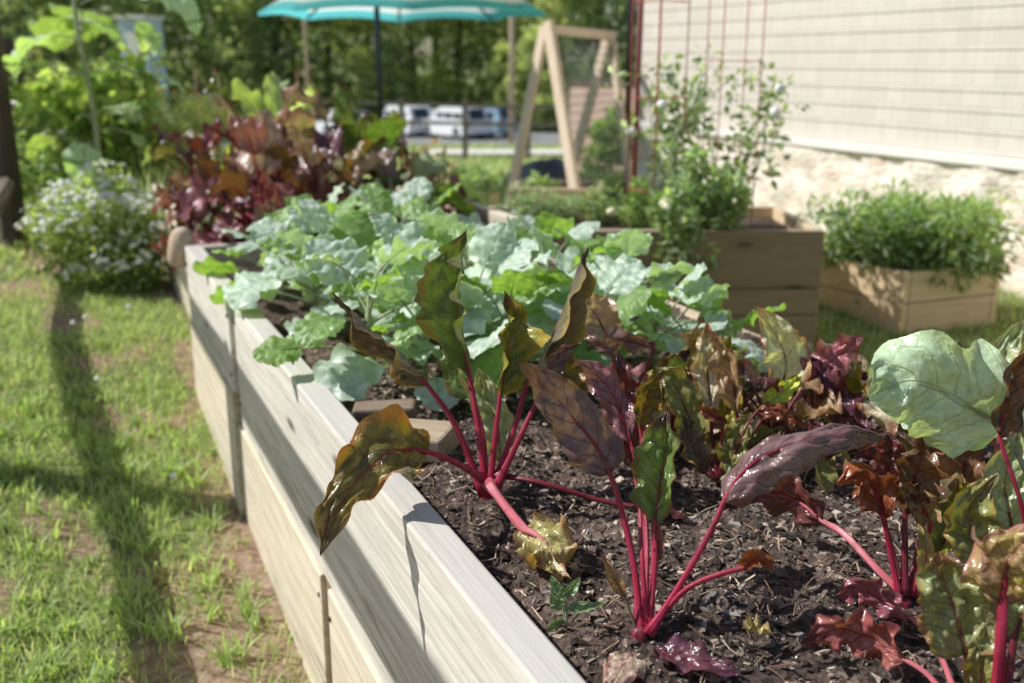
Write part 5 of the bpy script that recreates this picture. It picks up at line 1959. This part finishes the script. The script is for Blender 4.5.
# tall big-leaved plant
q = gpt(100, 5.6)
e = empty('sunflower_plant', q, 'tall plant with very large heart shaped leaves at the upper left', 'sunflower')
m = MB()
topz = P(100, -70, 5.6).z - q.z
m.tube(catmull([(0, 0, -.05), (.02, .02, topz * .4), (-.02, 0, topz * .75), (.02, 0, topz)], 12), [.017 - .0007 * i for i in range(13)], 8)
m.build('stem', M['stem_green'], e, True)
rs = random.Random(9)
SUNL = [(150, 20), (60, 20), (85, 40), (45, 40), (130, 60), (95, 90), (160, 85), (70, 110), (120, 125), (85, 150), (140, 135), (105, 5), (165, 5), (40, 75), (115, 175), (75, -25), (140, -30), (100, -50)]
SUNL += [(rs.uniform(20, 190), rs.uniform(-40, 170)) for _ in range(4)]
for i, (px, py) in enumerate(SUNL):
    tgt = P(px, py, 5.6 + rs.uniform(-.3, .3)) - q
    st = Vector((0, 0, max(.15, tgt.z + rs.uniform(-.05, .08))))
    dv = tgt - st
    az = math.atan2(dv.y, dv.x)
    L = max(.08, math.hypot(dv.x, dv.y))
    world_leaf(e, None, az, R(rs.uniform(5, 35)), L * .8 + .05, *([rs.uniform(.15, .25)] * 2 if i not in (1, 2, 3, 11, 12) else [.34, .34]), rs.uniform(.6, 1.6), 'sun' if i % 3 else 'waxgreen', 'leafgreen', 'stem_green', .006, 900 + i,
               ruffle=.05, fold=.1, curl=-.3, base=st, p=.55, q=.7, cordate=.25, roll=rs.uniform(-25, 25))

# ------------------------------------------------------------------ trees
def make_tree(seed, h, r, cols, n=5200, leaf=.34, low=.6):
    rs = random.Random(seed)
    e = empty('tree', (0, 0, 0), 'tree', 'tree')
    m = MB()
    cl = []
    for _ in range(60):
        z = low + (h - low) * rs.random() ** .85
        t = (z - low) / (h - low)
        rr = r * (math.sin(math.pi * (.18 + .8 * t)) ** .7) * rs.uniform(.45, 1.0)
        a = rs.uniform(0, 6.28)
        cl.append((rr * math.cos(a), rr * math.sin(a), z, r * rs.uniform(.16, .36)))
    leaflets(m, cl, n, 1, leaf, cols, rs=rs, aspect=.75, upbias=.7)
    m.build('crown', M['tree'], e)
    s = MB()
    s.tube([(0, 0, -.5), (.1, 0, h * .3), (-.1, .1, h * .6), (0, 0, h * .9)], [.30, .24, .16, .05], 9)
    for k in range(9):
        c = cl[k * 5]
        z0 = max(1.0, c[2] - 1.4)
        s.tube(catmull([(0, 0, z0), (c[0] * .5, c[1] * .5, (z0 + c[2]) / 2 + .2), c[:3]], 5), [.11, .09, .07, .05, .035, .02], 6)
    s.build('trunk', M['bark'], e, True)
    return e


T1 = [(.36, .47, .22), (.43, .54, .26), (.50, .60, .30)]
T2 = [(.56, .64, .30), (.62, .70, .34), (.68, .74, .40)]
T3 = [(.24, .34, .19), (.30, .41, .21), (.36, .47, .24)]
tp_ = [make_tree(1, 15, 4.2, T1), make_tree(2, 13, 3.6, T2, low=.2), make_tree(3, 17, 4.6, T3), make_tree(4, 9, 3.2, T2 + T1, low=.1)]
TREES = [
    (-30, 50, 2, 1.0, 'dark tree behind the fence post at the far left'), (40, 56, 0, 1.0, 'tree behind the tall big leaved plant, left of the shed'),
    (112, 60, 2, 1.1, 'dark tall tree behind the pale blue shed'), (175, 62, 0, 1.0, 'mid green tree just right of the pale blue shed'),
    (232, 58, 2, 1.0, 'dark tree left of the slender pole above the red chard'), (285, 60, 0, 1.05, 'mid green tree right behind the slender left pole'),
    (335, 64, 1, 1.0, 'yellow green tree left of the umbrella pole'), (372, 70, 2, 1.1, 'very dark tree directly behind the umbrella pole'),
    (415, 61, 1, .95, 'bright green tree right of the umbrella pole above the white cars'), (462, 62, 1, 1.1, 'bright green tree above the blue grey car'),
    (510, 64, 0, 1.0, 'mid green tree left of the trellis'), (555, 60, 1, .9, 'light green tree seen through the left trellis legs'),
    (598, 62, 2, 1.1, 'dark tree seen through the right trellis legs'), (645, 66, 0, 1.1, 'tree at the building corner'),
    (140, 74, 1, 1.1, 'yellow green tree in the second row left of the chard'), (300, 80, 2, 1.2, 'dark tree in the second row behind the left pole'),
    (440, 80, 2, 1.25, 'dark tree in the second row above the cars'), (535, 80, 2, 1.2, 'dark tree in the second row behind the right pole'),
    (215, 80, 2, 1.25, 'dark tree in the second row above the feathery bushes'), (20, 75, 2, 1.25, 'dark tree in the second row at the upper left corner'),
    (395, 58, 3, .55, 'low round tree at the car park edge'), (545, 56, 3, .6, 'low bushy tree at the right end of the car park'), (250, 56, 3, .75, 'low bushy tree left of the parked cars'),
    (80, 54, 3, .9, 'low bushy tree behind the big leaved plant'), (510, 57, 3, .5, 'small round tree just right of the blue grey car'),
]
used = set()
for i, (px, d, k, sc_, lb) in enumerate(TREES):
    q = gpt(px, d)
    o = tp_[k] if k not in used else copy_tree(tp_[k])
    used.add(k)
    o.location = q
    o.rotation_euler = (0, 0, i * 1.7)
    o.scale = (sc_ * 1.05, sc_ * 1.05, sc_)
    props(o, lb, 'tree', 'trees beyond the car park')
for px, d, r_, lb in ((313, 38, .075, 'slender pale pole in front of the woods left of the umbrella'), (511, 40, .12, 'slender pale pole in front of the woods by the trellis')):
    q = gpt(px, d)
    m = MB()
    m.tube([(0, 0, -.2), (.05, 0, 4), (.0, 0, 8.5)], [r_, r_ * .9, r_ * .8], 10)
    o = m.build('wooden_pole', M['log'], None, True)
    o.location = q
    props(o, lb, 'pole')
